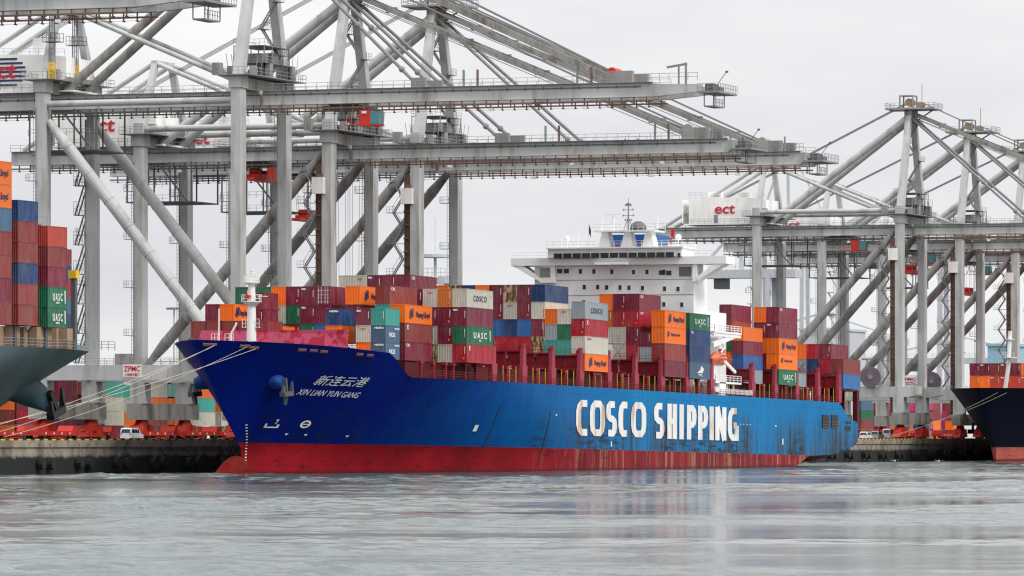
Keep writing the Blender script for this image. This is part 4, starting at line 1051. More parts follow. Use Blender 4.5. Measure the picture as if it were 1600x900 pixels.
# (photo x of the left edge, stack bottom-up, orientation, plain description)
for px, cds, al, nm in (
    (-24, 'O R O', 'x', 'far left stack under the grey hull'),
    (26, 'N C M', 'x', 'stack just right of the far left one'),
    (-22, '. . . K O', 'y', 'narrow stack at the far left'),
    (34, 'C M M M', 'y', 'narrow stack under the anchor of the left ship'),
    (47, 'O Y M', 'y', 'second narrow stack under the left ship'),
    (92, 'M M M M M', 'x', 'stack right of the left ship anchor'),
    (121, 'W N G O O', 'x', 'stack just right of the left anchor'),
    (151, 'M W W T T', 'x', 'stack behind the left crane leg'),
    (184, 'S K P P P', 'y', 'pink narrow stack beside the crane leg'),
    (194, 'S P R M M', 'y', 'maroon narrow stack beside the pink one'),
    (202, 'C M N M', 'y', 'narrow stack left of the cable reel leg'),
    (232, 'R R O W P', 'x', 'stack seen through the left crane portal'),
    (262, 'M O O T G', 'x', 'green topped stack seen through the portal'),
    (297, 'Y2 W T O O', 'x', 'stack just left of the blue bow'),
    (326, 'W O W T', 'y', 'narrow turquoise stack beside the blue bow'),
    (338, 'W P W', 'y', 'narrow pale stack under the blue bow'),
    (346, 'Y2 W O P', 'x', 'pink topped stack behind the blue bow'),
    (1346, 'R R G K', 'x', 'stack just right of the blue stern'),
    (1352, 'T G K N', 'y', 'narrow stack beside the blue stern'),
    (1372, 'C C R C', 'x', 'red stack behind the cable reel'),
    (1412, 'R2 N2 K2 G2', 'x', 'green topped stack seen through the right portal'),
    (1440, 'K N R P P', 'x', 'pink topped stack seen through the right portal'),
    (1452, 'O O R R', 'x', 'stack left of the dark bow'),
    (1474, 'O O M P', 'y', 'narrow stack left of the dark bow'),
    (1490, 'M O R R', 'x', 'stack in front of the dark bow'),
    (1508, 'K P P M', 'y', 'narrow stack touching the dark bow')):
    yard(YX(px), YN+(0 if al == 'x' else 4.0+rnd.uniform(0, 2)), cds, al, nm)
print('containers', NCON[0])
# ------------------------------------------------------------------ ship-to-shore gantry cranes
GA = 35.0
def crane_parts(kind):
    """list of (part name, MB, material, [sub-parts]) in crane space: x along the rail, y inland from the waterside rail, z above the quay"""
    A = kind == 'A'
    Gb = 55.1 if A else 48.2; Gt = Gb+2.35; AP = 86.5 if A else 77.6; OR = 69.5; parts = []
    zp0, zp1 = 9.9, 12.4
    # four legs
    for sx in (-1, 1):
        for y in (0, GA):
            m = MB(); x = sx*10; m.box(x-1.25, x+1.25, y-.85, y+.85, zp1-.01, Gt+2.0)
            m.box(x-1.5, x+1.5, y-1.3, y+1.3, 6.3, zp0+.01)
            for z in (20, 28.5, 37, 45): m.box(x-1.27, x+1.27, y-.87, y+.87, z, z+.10)
            m.box(x-1.5, x+1.5, y-1.15, y+1.15, Gt+.2, Gt+2.2)
            parts.append(('leg', m, 'crane', []))
    for sx in (-1, 1):       # portal beams across the rails
        m = MB(); x = sx*10; m.box(x-1.35, x+1.35, -2.2, GA+2.2, zp0, zp1)
        m.prism([(-2.2, zp0), (-5.0, zp0+.6), (-5.0, zp1), (-2.2, zp1)], 'x', x-1.1, x+1.1)
        r = MB()
        for (ya, yb) in ((1.6, GA-1.6),): r.rail((x-1.3*1, ya, zp1), (x-1.3, yb, zp1), 1.1, 1.7, .07)
        parts.append(('portal_beam', m, 'crane', [('handrail', r, 'rail')]))
    for y in (0, GA):        # sill beams along the rails, with bogies
        m = MB(); m.box(-13.5, 13.5, y-1.1, y+1.1, 3.5, 6.3)
        for k in range(-4, 5): m.box(k*3.2-.05, k*3.2+.05, y-1.13, y+1.13, 3.52, 6.32)
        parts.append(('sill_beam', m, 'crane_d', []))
        for cx in (-9.5, 9.5):
            m = MB(); wh = MB()
            m.prism([(cx-3.4, 1.5), (cx+3.4, 1.5), (cx+1.2, 3.5), (cx-1.2, 3.5)], 'y', y-.5, y+.5)
            for q in (-2.2, 2.2):
                m.prism([(cx+q-1.5, .55), (cx+q+1.5, .55), (cx+q+.5, 2.6), (cx+q-.5, 2.6)], 'y', y-.9, y+.9)
                for s_ in (-.85, .85): wh.tube((cx+q+s_, y-.3, .42), (cx+q+s_, y+.3, .42), .42, n=10)
            parts.append(('bogie', m, 'red', [('wheels', wh, 'steel')]))
    # X-ties and upper cross beams
    for y in (0, GA):
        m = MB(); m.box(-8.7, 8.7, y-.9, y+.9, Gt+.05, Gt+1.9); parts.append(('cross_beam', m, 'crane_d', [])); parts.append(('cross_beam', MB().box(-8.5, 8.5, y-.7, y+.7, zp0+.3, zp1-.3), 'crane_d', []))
    for sx in (-1, 1):
        m = MB(); x = sx*10
        zt = Gb+.6 if A else Gt+3.2
        if not A: m.box(x-1.0, x+1.0, -.9, .9, Gt+1.9, Gt+4.2); m.box(x-1.0, x+1.0, GA-.9, GA+.9, Gt+1.9, Gt+4.2)
        m.tube((x, .8, zt), (x, GA-.8, zt), .55, n=14); parts.append(('tie_tube', m, 'crane', []))
        m = MB()
        if A: a, b = (x, GA-1.0, Gb-2.2), (x, 1.2, zp1+.4)
        else: a, b = (x, 1.0, Gb+.8), (x, GA-1.2, zp1+.4)
        a, b = Vector(a), Vector(b); c1, c2 = a.lerp(b, .10), a.lerp(b, .90)
        m.tube(a, c1, .55, .98, n=14); m.tube(c1, c2, .98, n=14); m.tube(c2, b, .98, .5, n=14)
        for k in range(1, 9): q = a.lerp(b, k/9); m.tube(q-(b-a).normalized()*.06, q+(b-a).normalized()*.06, 1.05, n=14)
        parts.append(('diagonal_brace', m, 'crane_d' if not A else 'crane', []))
    # girders, boom, rail brackets below
    for nm, y0, y1 in (('girder', -1.5, 62.0), ('boom', -OR, -2.1)):
        for sx in (-1, 1):
            m = MB(); x = sx*3.9
            m.box(x-.65, x+.65, y0, y1, Gb, Gt)
            m.box(x-.85, x+.85, y0+.02, y1-.02, Gt-.10, Gt+.03); m.box(x-.85, x+.85, y0+.02, y1-.02, Gb-.03, Gb+.10)
            k = y0+3
            while k < y1: m.box(x-.67, x+.67, k, k+.06, Gb+.1, Gt-.1); k += 7.5
            if nm == 'boom':
                nz_ = 8.0 if A else 1.0
                m.add([(x-.5,y0,Gb),(x+.5,y0,Gb),(x+.5,y0,Gt-.3),(x-.5,y0,Gt-.3),(x-.4,y0-nz_,Gb+.7),(x+.4,y0-nz_,Gb+.7),(x+.4,y0-nz_,Gt-.5),(x-.4,y0-nz_,Gt-.5)], [(0,1,2,3),(7,6,5,4),(0,4,5,1),(1,5,6,2),(2,6,7,3),(3,7,4,0)])
            h = MB(); k = y0+1.0
            while k < y1: h.box(x-.75*1, x-.55, k, k+.16, Gb-1.15, Gb); h.box(x-.9, x-.2, k-.03, k+.19, Gb-1.25, Gb-1.08); k += 2.1
            h.box(x-.80, x-.55, y0, y1, Gb-.82, Gb-.58); h.box(x-.72, x-.66, y0, y1, Gb-1.14, Gb-1.10)
            w_ = MB(); w_.rail((x+sx*1.1, y0, Gt), (x+sx*1.1, y1, Gt), 1.1, 1.9, .06)
            w_.box(min(x+sx*.65, x+sx*1.2), max(x+sx*.65, x+sx*1.2), y0, y1, Gt-.06, Gt+.0)
            parts.append((nm, m, 'crane', [('rail_bracket', h, 'rust' if nm == 'boom' else 'steel'), ('handrail', w_, 'rail')]))
    # stay rests and a cable tray along the boom
    for y in (-37, -39.4, -56.5, -58.9):
        m = MB()
        for dx in (-.25, .25): m.box(-3.9+dx-.09, -3.9+dx+.09, y-.09, y+.09, Gt, Gt+2.7)
        m.box(-4.3, -3.5, y-.15, y+.15, Gt+1.1, Gt+1.25); parts.append(('stay_rest', m, 'rust' if y in (-39.4, -58.9) else 'galv', []))
    m = MB(); m.box(-4.72, -4.56, -OR+2, 58, Gt-.75, Gt-.62); k = -OR+3
    while k < 57: m.box(-4.74, -4.5, k, k+.12, Gt-.9, Gt-.45); k += 3.1
    parts.append(('cable_tray', m, 'steel', []))
    for x, y in ((-11.3, 35.9), (8.7, 35.9), (8.7, .95)):       # caged ladders up the legs
        m = MB(); m.box(x-.03, x+.03, y-.27, y-.21, 13, Gb); m.box(x-.03, x+.03, y+.21, y+.27, 13, Gb); z = 13
        while z < Gb: m.box(x-.03, x+.03, y-.21, y+.21, z, z+.05); z += .6
        z = 18
        while z < Gb-4: m.box(x-.7, x+.5, y-.3, y+1.4, z, z+.08); m.rail((x-.7, y+1.4, z+.08), (x+.5, y+1.4, z+.08), 1.1, .6, .05); m.rail((x-.7, y-.3, z+.08), (x-.7, y+1.4, z+.08), 1.1, .8, .05); z += 8.3
        parts.append(('ladder', m, 'galv', []))
    # cross ties between girders
    m = MB()
    for y in (-OR+.6, -50, -30, -12, 8, 22, 36, 50, 61): m.box(-3.3, 3.3, y-.5, y+.5, Gt-1.0, Gt-.1)
    parts.append(('girder_tie', m, 'crane_d', []))
    # boom tip platform
    yt = -OR-(8 if A else 1.0); m = MB(); r = MB(); bl = MB()
    m.box(-5, 5, yt-3.2, yt+.4, Gb+.4, Gb+.7); m.box(-2.5, 2.5, yt-1.8, yt, Gb-1.7, Gb-1.5)
    for x in (-2.5, 2.5):
        for y in (yt-1.8, yt): m.bar((x, y, Gb-1.6), (x, y, Gb+.4), .14)
    r.rail((-5, yt-3.2, Gb+.7), (-5, yt+.4, Gb+.7), 1.2, .9, .07); r.rail((-5, yt-3.2, Gb+.7), (5, yt-3.2, Gb+.7), 1.2, .9, .07); r.rail((-2.5, yt-1.8, Gb-1.5), (2.5, yt-1.8, Gb-1.5), 1.1, .9, .07)
    r.rail((-4.8, yt+.4, Gt+.1), (-4.8, -OR+2, Gt+.1), 1.2, 1.6, .07)
    bl.box(-4, -1, yt-2, yt-.6, Gb+.7, Gb+1.9); bl.box(1, 3.4, yt-1.5, yt, Gb+.7, Gb+1.7); bl.tube((-4.8, yt-3.1, Gb+1.9), (-4.8, yt-4.4, Gb+3.6), .06, n=5); bl.box(-4.95, -4.65, yt-4.7, yt-4.3, Gb+3.5, Gb+3.8)
    if A: m.bar((-4, yt+2.6, Gb+.7), (-4, yt+2.6, Gt+3.0), .3); m.bar((-4, yt+2.4, Gt+2.8), (-4, yt+5.8, Gt+2.3), .25, .35); m.bar((-4, yt+3.8, Gt-.5), (-4, yt+3.8, Gt+2.4), .25)
    else: m.bar((-4, yt+4, Gt), (-4, yt+4, Gt+2.6), .25)
    parts.append(('tip_platform', m, 'galv', [('handrail', r, 'rail'), ('machinery', bl, 'steel')]))
    # waterside A-frame
    for sx in (-1, 1):
        m = MB(); m.bar((sx*10, 0, Gt+1.6), (sx*1.9, 0, AP-1), 2.1, 1.6, up=(0,1,0), w2=1.5, h2=1.3)
        parts.append(('mast_leg', m, 'crane', []))
    m = MB(); r = MB(); sh = MB()
    m.box(-2.8, 2.8, -.9, .9, AP-2.2, AP); m.box(-4.2, 4.2, -6.5, 5.2, AP+.1, AP+.45); m.box(-1.6, 1.6, -1.2, 1.2, AP+.45, AP+4.2) if False else m.box(-1.8, 1.8, -1.0, 2.4, AP+3.4, AP+3.6)
    for x in (-1.7, 1.7):
        for y in (-.9, 2.3): m.bar((x, y, AP+.4), (x, y, AP+3.5), .3)
    for a, b in (((-4.2,-6.5),(-4.2,5.2)), ((4.2,-6.5),(4.2,5.2)), ((-4.2,-6.5),(4.2,-6.5)), ((-4.2,5.2),(4.2,5.2))): r.rail((*a, AP+.45), (*b, AP+.45), 1.2, 1.2, .07)
    m.bar((0, -5.5, AP+.2), (0, -.5, AP-3), .3)
    for x in (-1.2, 0, 1.2): sh.tube((x-.2, .2, AP+1.9), (x+.2, .2, AP+1.9), .95, n=14); sh.tube((x-.2, -2.4, AP+1.3), (x+.2, -2.4, AP+1.3), .7, n=14)
    m.tube((.5, -2.5, AP+.4), (.5, -2.5, AP+6.5), .08, n=5)
    parts.append(('mast_head', m, 'crane_d', [('handrail', r, 'rail'), ('sheaves', sh, 'ochre')]))
    for sx in (-1, 1):       # backstays (big tubes) from the apex to the landside legs
        m = MB(); a = Vector((sx*1.9, .6, AP-2.0)); b = Vector((sx*3.9, GA-1.5, Gt+1.0)); m.tube(a, b, .78, n=14)
        for k in range(1, 7): q = a.lerp(b, k/7); m.box(q.x-.12, q.x+.12, q.y-.12, q.y+.12, q.z+.6, q.z+1.05)
        parts.append(('backstay', m, 'crane_d' if A else 'crane', []))
    # landside mast
    LM = Gb+17.3
    for sx in (-1, 1):
        m = MB(); m.bar((sx*10, GA, Gt+1.5), (sx*3.6, GA, LM), 1.5, 1.3, up=(0,1,0), w2=1.1, h2=1.0); parts.append(('rear_mast_leg', m, 'crane', []))
        m = MB(); m.tube((sx*3.6, GA-.3, LM), (sx*3.9, 1.0, Gt+1.0), .42, n=10); parts.append(('tie_rod', m, 'crane', []))
        m = MB(); m.tube((sx*3.6, GA+.3, LM), (sx*3.9, 60, Gt+.2), .42, n=10); parts.append(('tie_rod', m, 'crane', []))
    m = MB(); m.box(-4.2, 4.2, GA-.5, GA+.5, LM-.5, LM+.5); parts.append(('rear_mast_head', m, 'crane', []))
    # forestays: outer flat links, inner rods, hoist ropes
    for sx in (-1, 1):
        m = MB(); a = Vector((sx*1.6, -.8, AP-.8)); b = Vector((sx*3.9, -62.5, Gt+.6)); m.bar(a, b, .45, 1.05 if A else .8); m.bar(a+Vector((0,0,-1.0)), b+Vector((0,2,.0)), .12, .12)
        for k in range(1, 9): q = a.lerp(b, k/9); m.box(q.x-.35, q.x+.35, q.y-.3, q.y+.3, q.z-.6, q.z+.6)
        m.box(sx*3.9-.5, sx*3.9+.5, -66, -61.5, Gt, Gt+1.9); parts.append(('outer_forestay', m, 'crane_d', []))
        m = MB(); a = Vector((sx*1.6, -.8, AP-2.0)); b = Vector((sx*3.9, -29, Gt+.4)); m.tube(a, b, .30, n=8)
        for k in (.62, .9): q = a.lerp(b, k); m.sphere(q, .55, n=8)
        m.box(sx*3.9-.45, sx*3.9+.45, -30.5, -28, Gt, Gt+1.6); parts.append(('inner_forestay', m, 'galv', []))
    m = MB()
    for x in (-1.2, -.4, .4, 1.2): m.tube((x, -2.4, AP+2.0), (x, -61.5, Gt+1.9), .07, n=4); m.tube((x, .9, AP+1.8), (x, 46, Gt+7.0), .06, n=4)
    parts.append(('boom_hoist_rope', m, 'steel', []))
    m = MB(); m.box(-1.8, 1.8, -63.5, -60.5, Gt-.2, Gt+1.9); m.tube((-1.8, -61.6, Gt+1.9), (1.8, -61.6, Gt+1.9), .8, n=14); parts.append(('boom_sheave', m, 'red' if A else 'crane_d', []))
    # machinery house
    hy0, hy1 = (33.0, 55.5) if A else (34.2, 53.4); hz0 = Gt+.9; hz1 = hz0+6.4
    m = MB(); m.prism([(hy0+2.0, hz0), (hy0, hz0+2.2), (hy0, hz1-.9), (hy0+3, hz1-.5), (hy1-2, hz1), (hy1, hz1), (hy1, hz0), ], 'x', -5.2, 5.2)
    for k in range(9): m.box(-5.23, 5.23, hy0+2.4+k*2.3, hy0+2.46+k*2.3, hz0+.1, hz1-.6)
    m.box(-5.6, 5.6, hy0-1.5, hy1+1.0, hz0-.35, hz0-.05)
    r = MB(); r.rail((-5.6, hy0-1.4, hz0-.05), (-5.6, hy1+.9, hz0-.05), 1.1, 1.6, .06); r.rail((-5.1, hy0+.3, hz1-.6), (-5.1, hy1, hz1), 1.0, 1.6, .05)
    d = MB(); d.box(-5.26, -5.2, hy0+12.0, hy0+12.9, hz0+.05, hz0+2.0); v = MB(); v.box(-3, 0, hy1-7, hy1-4, hz1-.1, hz1+3.0 if A else hz1+1.2); v2 = MB().box(-2, 1, hy0+5, hy0+7.5, hz1-.3, hz1+(2.6 if A else 1.0))
    parts.append(('machinery_house', m, 'housew', [('handrail', r, 'rail'), ('door', d, 'galv'), ('roof_vent', v, 'housew'), ('roof_vent', v2, 'housew')]))
    # lift rack with its car, stairs on the near waterside leg
    if A: lift = []
    m = MB()
    for y in (.95, 2.0): m.box(-11.0, -10.75, y-.09, y+.09, 6, Gb-1)
    m.box(-10.8, -10.6, .95, 2.0, 6, Gb-1)
    for k in range(int((Gb-8)/2.4)): z = 7+k*2.4; m.box(-11.15, -10.6, .8, 2.2, z, z+.22); m.bar((-11, .95, z+.2), (-11, 2.0, z+2.4), .10)
    if not A: parts.append(('lift_rack', m, 'rust', []))
    c_ = MB(); c_.box(-12.2, -10.9, .2, 2.3, Gb-6.2, Gb-3.4); t_ = MB(); t_.box(-11.7, -11.0, .6, 1.6, Gb-3.4, Gb-2.8); A or parts.append(('lift_car', c_, 'white', [('lift_motor', t_, 'rust')]))
    m = MB(); r = MB(); k = 0; z = 13.0; y0, y1 = (2.6, 5.2)
    if not A:
        y0, y1 = 2.5, 4.3
        while z < Gb-3:
            ya, yb = (y0, y1) if k % 2 else (y1, y0); z2 = z+2.75
            for x in (-10.9, -10.0): m.bar((x, ya, z), (x, yb, z2), .07, .2)
            for q in range(12): yy = ya+(yb-ya)*q/12; m.box(-10.9, -10.0, yy-.1, yy+.1, z+2.75*q/12, z+2.75*q/12+.05)
            m.box(-11.0, -9.9, yb-.5, yb+(1.2 if yb > ya else .5), z2-.05, z2+.05); m.bar((-10.4, yb, z2), (-10.2, .9, z2-.05), .12)
            for x in (-10.95,): r.bar((x, ya, z+1.1), (x, yb, z2+1.1), .06); r.rail((x, yb-.5, z2), (x, yb+(1.2 if yb > ya else .5), z2), 1.1, .6, .05)
            z = z2; k += 1
        parts.append(('stairs', m, 'galv', [('handrail', r, 'rail')]))
    else:
        while z < Gb-8:          # stairs landward of the far landside leg
            z2 = z+5.0; m.box(8.8, 10.4, GA+.9, GA+2.9, z, z+.1); 
            for x in (8.9, 10.3): m.bar((x, GA+2.7, z), (x, GA+1.1, z+4.9), .10, .25)
            r.rail((8.8, GA+2.9, z), (10.4, GA+2.9, z), 1.2, .8, .05); r.rail((8.8, GA+.9, z), (8.8, GA+2.9, z), 2.4, .5, .05, n_rails=3); z = z2
        parts.append(('stairs', m, 'steel', [('handrail', r, 'rail')]))
    # upper stair tower inside the A-frame
    m = MB(); r = MB(); z = Gt+2; k = 0
    while z < AP-6:
        ya, yb = (-1.4, 1.4) if k % 2 else (1.4, -1.4); sc_ = 5.5*(1-(z-Gt)/(AP-Gt))
        for x in (sc_, sc_-1.0): m.bar((x, ya, z), (x, yb, z+4.4), .10, .25)
        for q in range(10): yy = ya+(yb-ya)*q/10; m.box(sc_-1.0, sc_, yy-.13, yy+.13, z+4.4*q/10, z+4.4*q/10+.06)
        m.box(sc_-1.6, sc_+1.4, yb-.7, yb+.7, z+4.35, z+4.45); r.rail((sc_-1.6, yb-.7, z+4.45), (sc_+1.4, yb-.7, z+4.45), 1.1, .8, .05); z += 4.4; k += 1
    parts.append(('mast_stairs', m, 'galv', [('handrail', r, 'rail')]))
    # platforms and cabinets around the portal top (dense steelwork)
    bx = MB()
    for y in (0, GA):
        m = MB(); r = MB(); m.box(-12.4, 12.4, y-3.0, y+3.0, Gt+2.2, Gt+2.35)
        for sx in (-1, 1): r.rail((sx*12.4, y-3, Gt+2.35), (sx*12.4, y+3, Gt+2.35), 1.15, 1.0, .06)
        for sy in (-1, 1): r.rail((-12.4, y+sy*3, Gt+2.35), (12.4, y+sy*3, Gt+2.35), 1.15, 1.7, .06)
        if y == 0: mw, rw = m, r
        else: parts.append(('service_platform', m, 'galv', [('handrail', r, 'rail')]))
    m, r = mw, rw; CB = []
    for (x, y, w_, h_) in ((-10.5,3.5,1.4,2.0),(-6,2.2,2.0,1.7),(-2.5,-2,1.6,2.2),(3,2,2.4,1.6),(7.5,-2.0,1.5,2.4),(-9,-2.2,1.0,1.5),(-7.5,34,1.5,1.8),(0,36.5,2.4,1.5)): CB.append(('cabinet', MB().box(x-w_/2, x+w_/2, y-w_/2, y+w_/2, Gt+2.36, Gt+2.36+h_), 'crane_d'))
    for k in range(9):
        x = -9+k*2.2; m.bar((x, -2.6, Gt+2.3), (x+1.2, -2.6, Gt+6.5), .07); m.bar((x+1.2, 2.6, Gt+2.3), (x, 2.6, Gt+6.0), .07)
    for z in (Gt+4.6, Gt+7.4):
        m.box(-5.5, 5.5, -2.8, 2.8, z, z+.08); r.rail((-5.5, -2.8, z), (-5.5, 2.8, z), 1.1, .9, .05); r.rail((-5.5, 2.8, z), (5.5, 2.8, z), 1.1, 1.3, .05); r.rail((-5.5, -2.8, z), (5.5, -2.8, z), 1.1, 1.3, .05)
        for x in (-5.4, -2.0, 2.0, 5.4):
            for y in (-2.7, 2.7): m.bar((x, y, Gt+2.3), (x, y, z), .14)
    CB.append(('cabinet', MB().box(-4.5, -2, -2.0, 1.0, Gt+4.7, Gt+6.2), 'crane_d')); CB.append(('cabinet', MB().box(1, 4, -1.5, 2, Gt+4.7, Gt+6.6), 'crane_d'))
    parts.append(('service_platform', m, 'galv', [('handrail', r, 'rail')]+CB))
    # hanging maintenance gantry under the rear girder
    m = MB(); r = MB()
    m.box(-6, 6, 27.0, 39.5, Gb-7.0, Gb-6.8)
    for y in (27.2, 31.2, 35.3, 39.3):
        for x in (-5.9, 5.9): m.bar((x, y, Gb-6.9), (x, y, Gb), .22)
    m.bar((-5.9, 28, Gb-6.8), (-5.9, 33, Gb-.8), .15, .3)
    for h_ in (0, 2.4): r.rail((-6, 27, Gb-6.8+h_), (-6, 39.5, Gb-6.8+h_), 1.1, 1.4, .06)
    parts.append(('maintenance_gantry', m, 'steel', [('handrail', r, 'rail')]))
    # lamps under the girder
    m = MB()
    for y in (-58, -42, -20, 14, 30): m.box(-4.9, -4.1, y-.35, y+.35, Gb-1.75, Gb-1.35); m.bar((-4.5, y, Gb-1.4), (-4.3, y, Gb-.8), .08)
    parts.append(('flood_lamp', m, 'white', []))
    if A:
        for (x, y) in ((-9.5, 33.6), (-1.0, 33.2)):
            m = MB(); yl = MB()
            for dx in (-.4, .4):
                for dy in (-.4, .4): m.bar((x+dx, y+dy, Gt+2.3), (x+dx*.7, y+dy*.7, Gt+15.5), .12); yl.bar((x+dx*1.05, y+dy*1.05, Gt+2.3), (x+dx*1.0, y+dy*1.0, Gt+5.2), .2)
            for z in (Gt+8.5, Gt+13.5): m.box(x-1.1, x+1.1, y-1.6, y+1.2, z, z+.1); m.rail((x-1.1, y-1.6, z), (x-1.1, y+1.2, z), 1.5, .7, .07); m.rail((x+1.1, y-1.6, z), (x+1.1, y+1.2, z), 1.5, .7, .07)
            for k in range(14): m.bar((x-.35, y-.42, Gt+3+k*.9), (x+.35, y+.42, Gt+3+k*.9), .07)
            parts.append(('lamp_tower', m, 'steel', [('warning_stripes', yl, 'yellow')]))
    return parts, Gb, Gt, hz0, hz1, hy0, hy1
def cable_reel(root):
    m = MB(); m.tube((-12.3, 0, 0), (-11.9, 0, 0), 2.45, n=28); sp = MB()
    for k in range(28): a = 2*math.pi*k/28; sp.bar((-12.36, .4*math.cos(a), .4*math.sin(a)), (-12.36, 2.45*math.cos(a), 2.45*math.sin(a)), .06)
    sp.tube((-12.6, 0, 0), (-11.0, 0, 0), .5, n=10)
    o = m.build('cable_reel', plain('reel_purple_grey', (.16,.10,.13), .6), root, loc=(0, 6.5, 14.6)); sp.build('reel_spokes', MT['galv'], o)
def trolley(root, Gb, y, drop, load=None, nm='cab'):
    m = MB(); m.box(-3.1, 3.1, y-3.5, y+3.5, Gb-.9, Gb-.3); m.box(-2.4, 2.4, y-2.6, y+2.6, Gb-.3, Gb+.7); t = m.build('trolley', MT['steel'], root)
    c = MB(); yc = y-5.0; c.box(-4.6, -2.3, yc-.5, yc+1.4, Gb-3.5, Gb-1.2); c.box(-4.7, -2.2, yc-2.1, yc+1.5, Gb-3.75, Gb-3.5); c.rail((-4.7, yc+1.4, Gb-3.5), (-4.7, yc+4, Gb-3.5), 1.1, .9, .06); c.box(-4.7, -3.2, yc+1.4, yc+4.0, Gb-3.6, Gb-3.5); c.bar((-3.4, yc+.6, Gb-1.2), (-3.0, yc+.6, Gb-.6), .5)
    co = c.build('operator_cab', MT['red'], root); g = MB().box(-4.55, -2.35, yc-2.05, yc-.5, Gb-3.45, Gb-1.3); g.build('cab_glass', MT['teal_glass'], co)
    r = MB(); zb = Gb-drop
    for x in (-2.4, 2.4):
        for dy in (-1.6, -1.1, 1.1, 1.6): r.tube((x, y+dy, Gb-.5), (x*.75, y+dy*.8, zb+1.6), .035, n=4)
    r.build('hoist_ropes', MT['steel'], root)
    s_ = MB(); s_.box(-3.2, 3.2, y-1.1, y+1.1, zb+.4, zb+1.0); s_.box(-6.1, 6.1, y-1.0, y+1.0, zb-.1, zb+.35)
    for x in (-1.8, 1.8): s_.tube((x, y-.9, zb+1.5), (x, y+.9, zb+1.5), .55, n=12)
    s_.build('spreader', MT['red'], root)
kinds = {}
CR = [('B', 869.5, 'second crane from the left end of the quay, lift rack on its front leg', 17, 3.2), ('B', 912.3, 'crane nearest the white bridge block, standing behind the bow containers', 25, 8.5),
      ('B', 1234.8, 'grey gantry crane right of the white bridge, red lettering on its machinery house', 17, 33.5), ('B', 1289.5, 'grey gantry crane between the two rightmost ships, reel and red sign on its portal', 15, 6),
      ('B', 1344.5, 'grey gantry crane cut off by the right edge of the photo', 15, 9), ('A', 829.0, 'tallest grey gantry crane, its boom reaching highest over the blue ship', -15.5, 44), ('A', 635.5, 'gantry crane whose boom end crosses the top left corner', 14, 5)]
roots = []
for i, (kd, X, lab, ty, drop) in enumerate(CR):
    if kd not in kinds:
        root = empty('gantry_crane'); parts, Gb, Gt, hz0, hz1, hy0, hy1 = crane_parts(kd)
        for nm, mb, mat, subs in parts:
            o = mb.build(nm, MT[mat], root, smooth=False)
            for sn, sm, smat in subs: sm.build(sn, MT[smat], o)
        cable_reel(root); hcx = (hy0+hy1)/2+.6
        text_obj('house_lettering', 'ect', 5.0 if kd == 'B' else 5.6, 2.1 if kd == 'B' else 2.4, MT['textred'], M_face_mX(-5.36, hcx, (hz0+hz1)/2+.1), root, .02, .1)
        if kd == 'A':
            st_ = MB()
            for k in range(7):
                z = (hz0+hz1)/2+(k-3)*.72; w_ = 4.6*math.sqrt(max(.05, 1-((k-3)/3.9)**2)); st_.box(-5.32, -5.24, hcx-w_, hcx+w_, z-.16, z+.16)
            st_.build('logo_stripes', MT['navy'], root)
        kinds[kd] = (root, Gb); index_kids()
        snap = [o for o in bpy.data.objects if o.parent == root or (o.parent and o.parent.parent == root)]
        proto = {'root': root, 'kids': list(KIDS.get(root.name, [])), 'sub': {o.name: list(KIDS.get(o.name, [])) for o in KIDS.get(root.name, [])}}
        kinds[kd] = (root, Gb, proto)
    else:
        base, Gb, proto = kinds[kd]; root = base.copy(); C.objects.link(root)
        for ch in proto['kids']:
            c = ch.copy(); C.objects.link(c); c.parent = root
            for g in proto['sub'][ch.name]: h = g.copy(); C.objects.link(h); h.parent = c
    if X < 700: root.scale = (1, .91, 1)       # a slightly smaller sister, only its boom end shows
    if X == 1289.5: root.scale = (1, 1, .967)
    if X == 1344.5: root.scale = (1, 1, .942)
    root.location = (X, 338.0, QZ); tag(root, lab, 'crane', 'ship-to-shore gantry cranes')
    roots.append((root, kinds[kd][1], ty, drop))
for root, Gb, ty, drop in roots: trolley(root, Gb, ty, drop)
# maker's signs on two portal beams
def sign(root, y, z, w_, h_, extra=True):
    b = MB().box(-11.45, -11.37, y-w_/2, y+w_/2, z-h_/2, z+h_/2); so = b.build('makers_sign', MT['white'], root)
    text_obj('sign_lettering', 'ZPMC', w_*.86, h_*.42, MT['textred'], M_face_mX(-11.47, y, z+h_*.17), so, .02)
    if extra: text_obj('sign_characters', '上海振华重工', w_*.82, h_*.24, MT['textred'], M_face_mX(-11.47, y, z-h_*.28), so, .0)
sign(roots[5][0], 18.3, 11.4, 3.4, 2.15)
hn = MB(); hn.prism([(8.2, 11.6), (16.8, 14.2), (16.8, 16.2), (5.6, 16.2), (5.6, 13.0)], 'x', -11.36, -9.6); hn.build('portal_haunch', MT['white'], roots[3][0]); sign(roots[3][0], 12.6, 14.9, 4.4, 1.9)
# festoon cables hanging under the girder of the fourth crane
fe_ = MB()
for k in range(13):
    y = -6+k*3.4; pts = [(4.8, y+3.4*q/6, 47.5-5.6*math.sin(math.pi*q/6)**.8) for q in range(7)]; fe_.path(pts, .06, n=4)
fe_.build('festoon_cable', MT['steel'], roots[3][0])

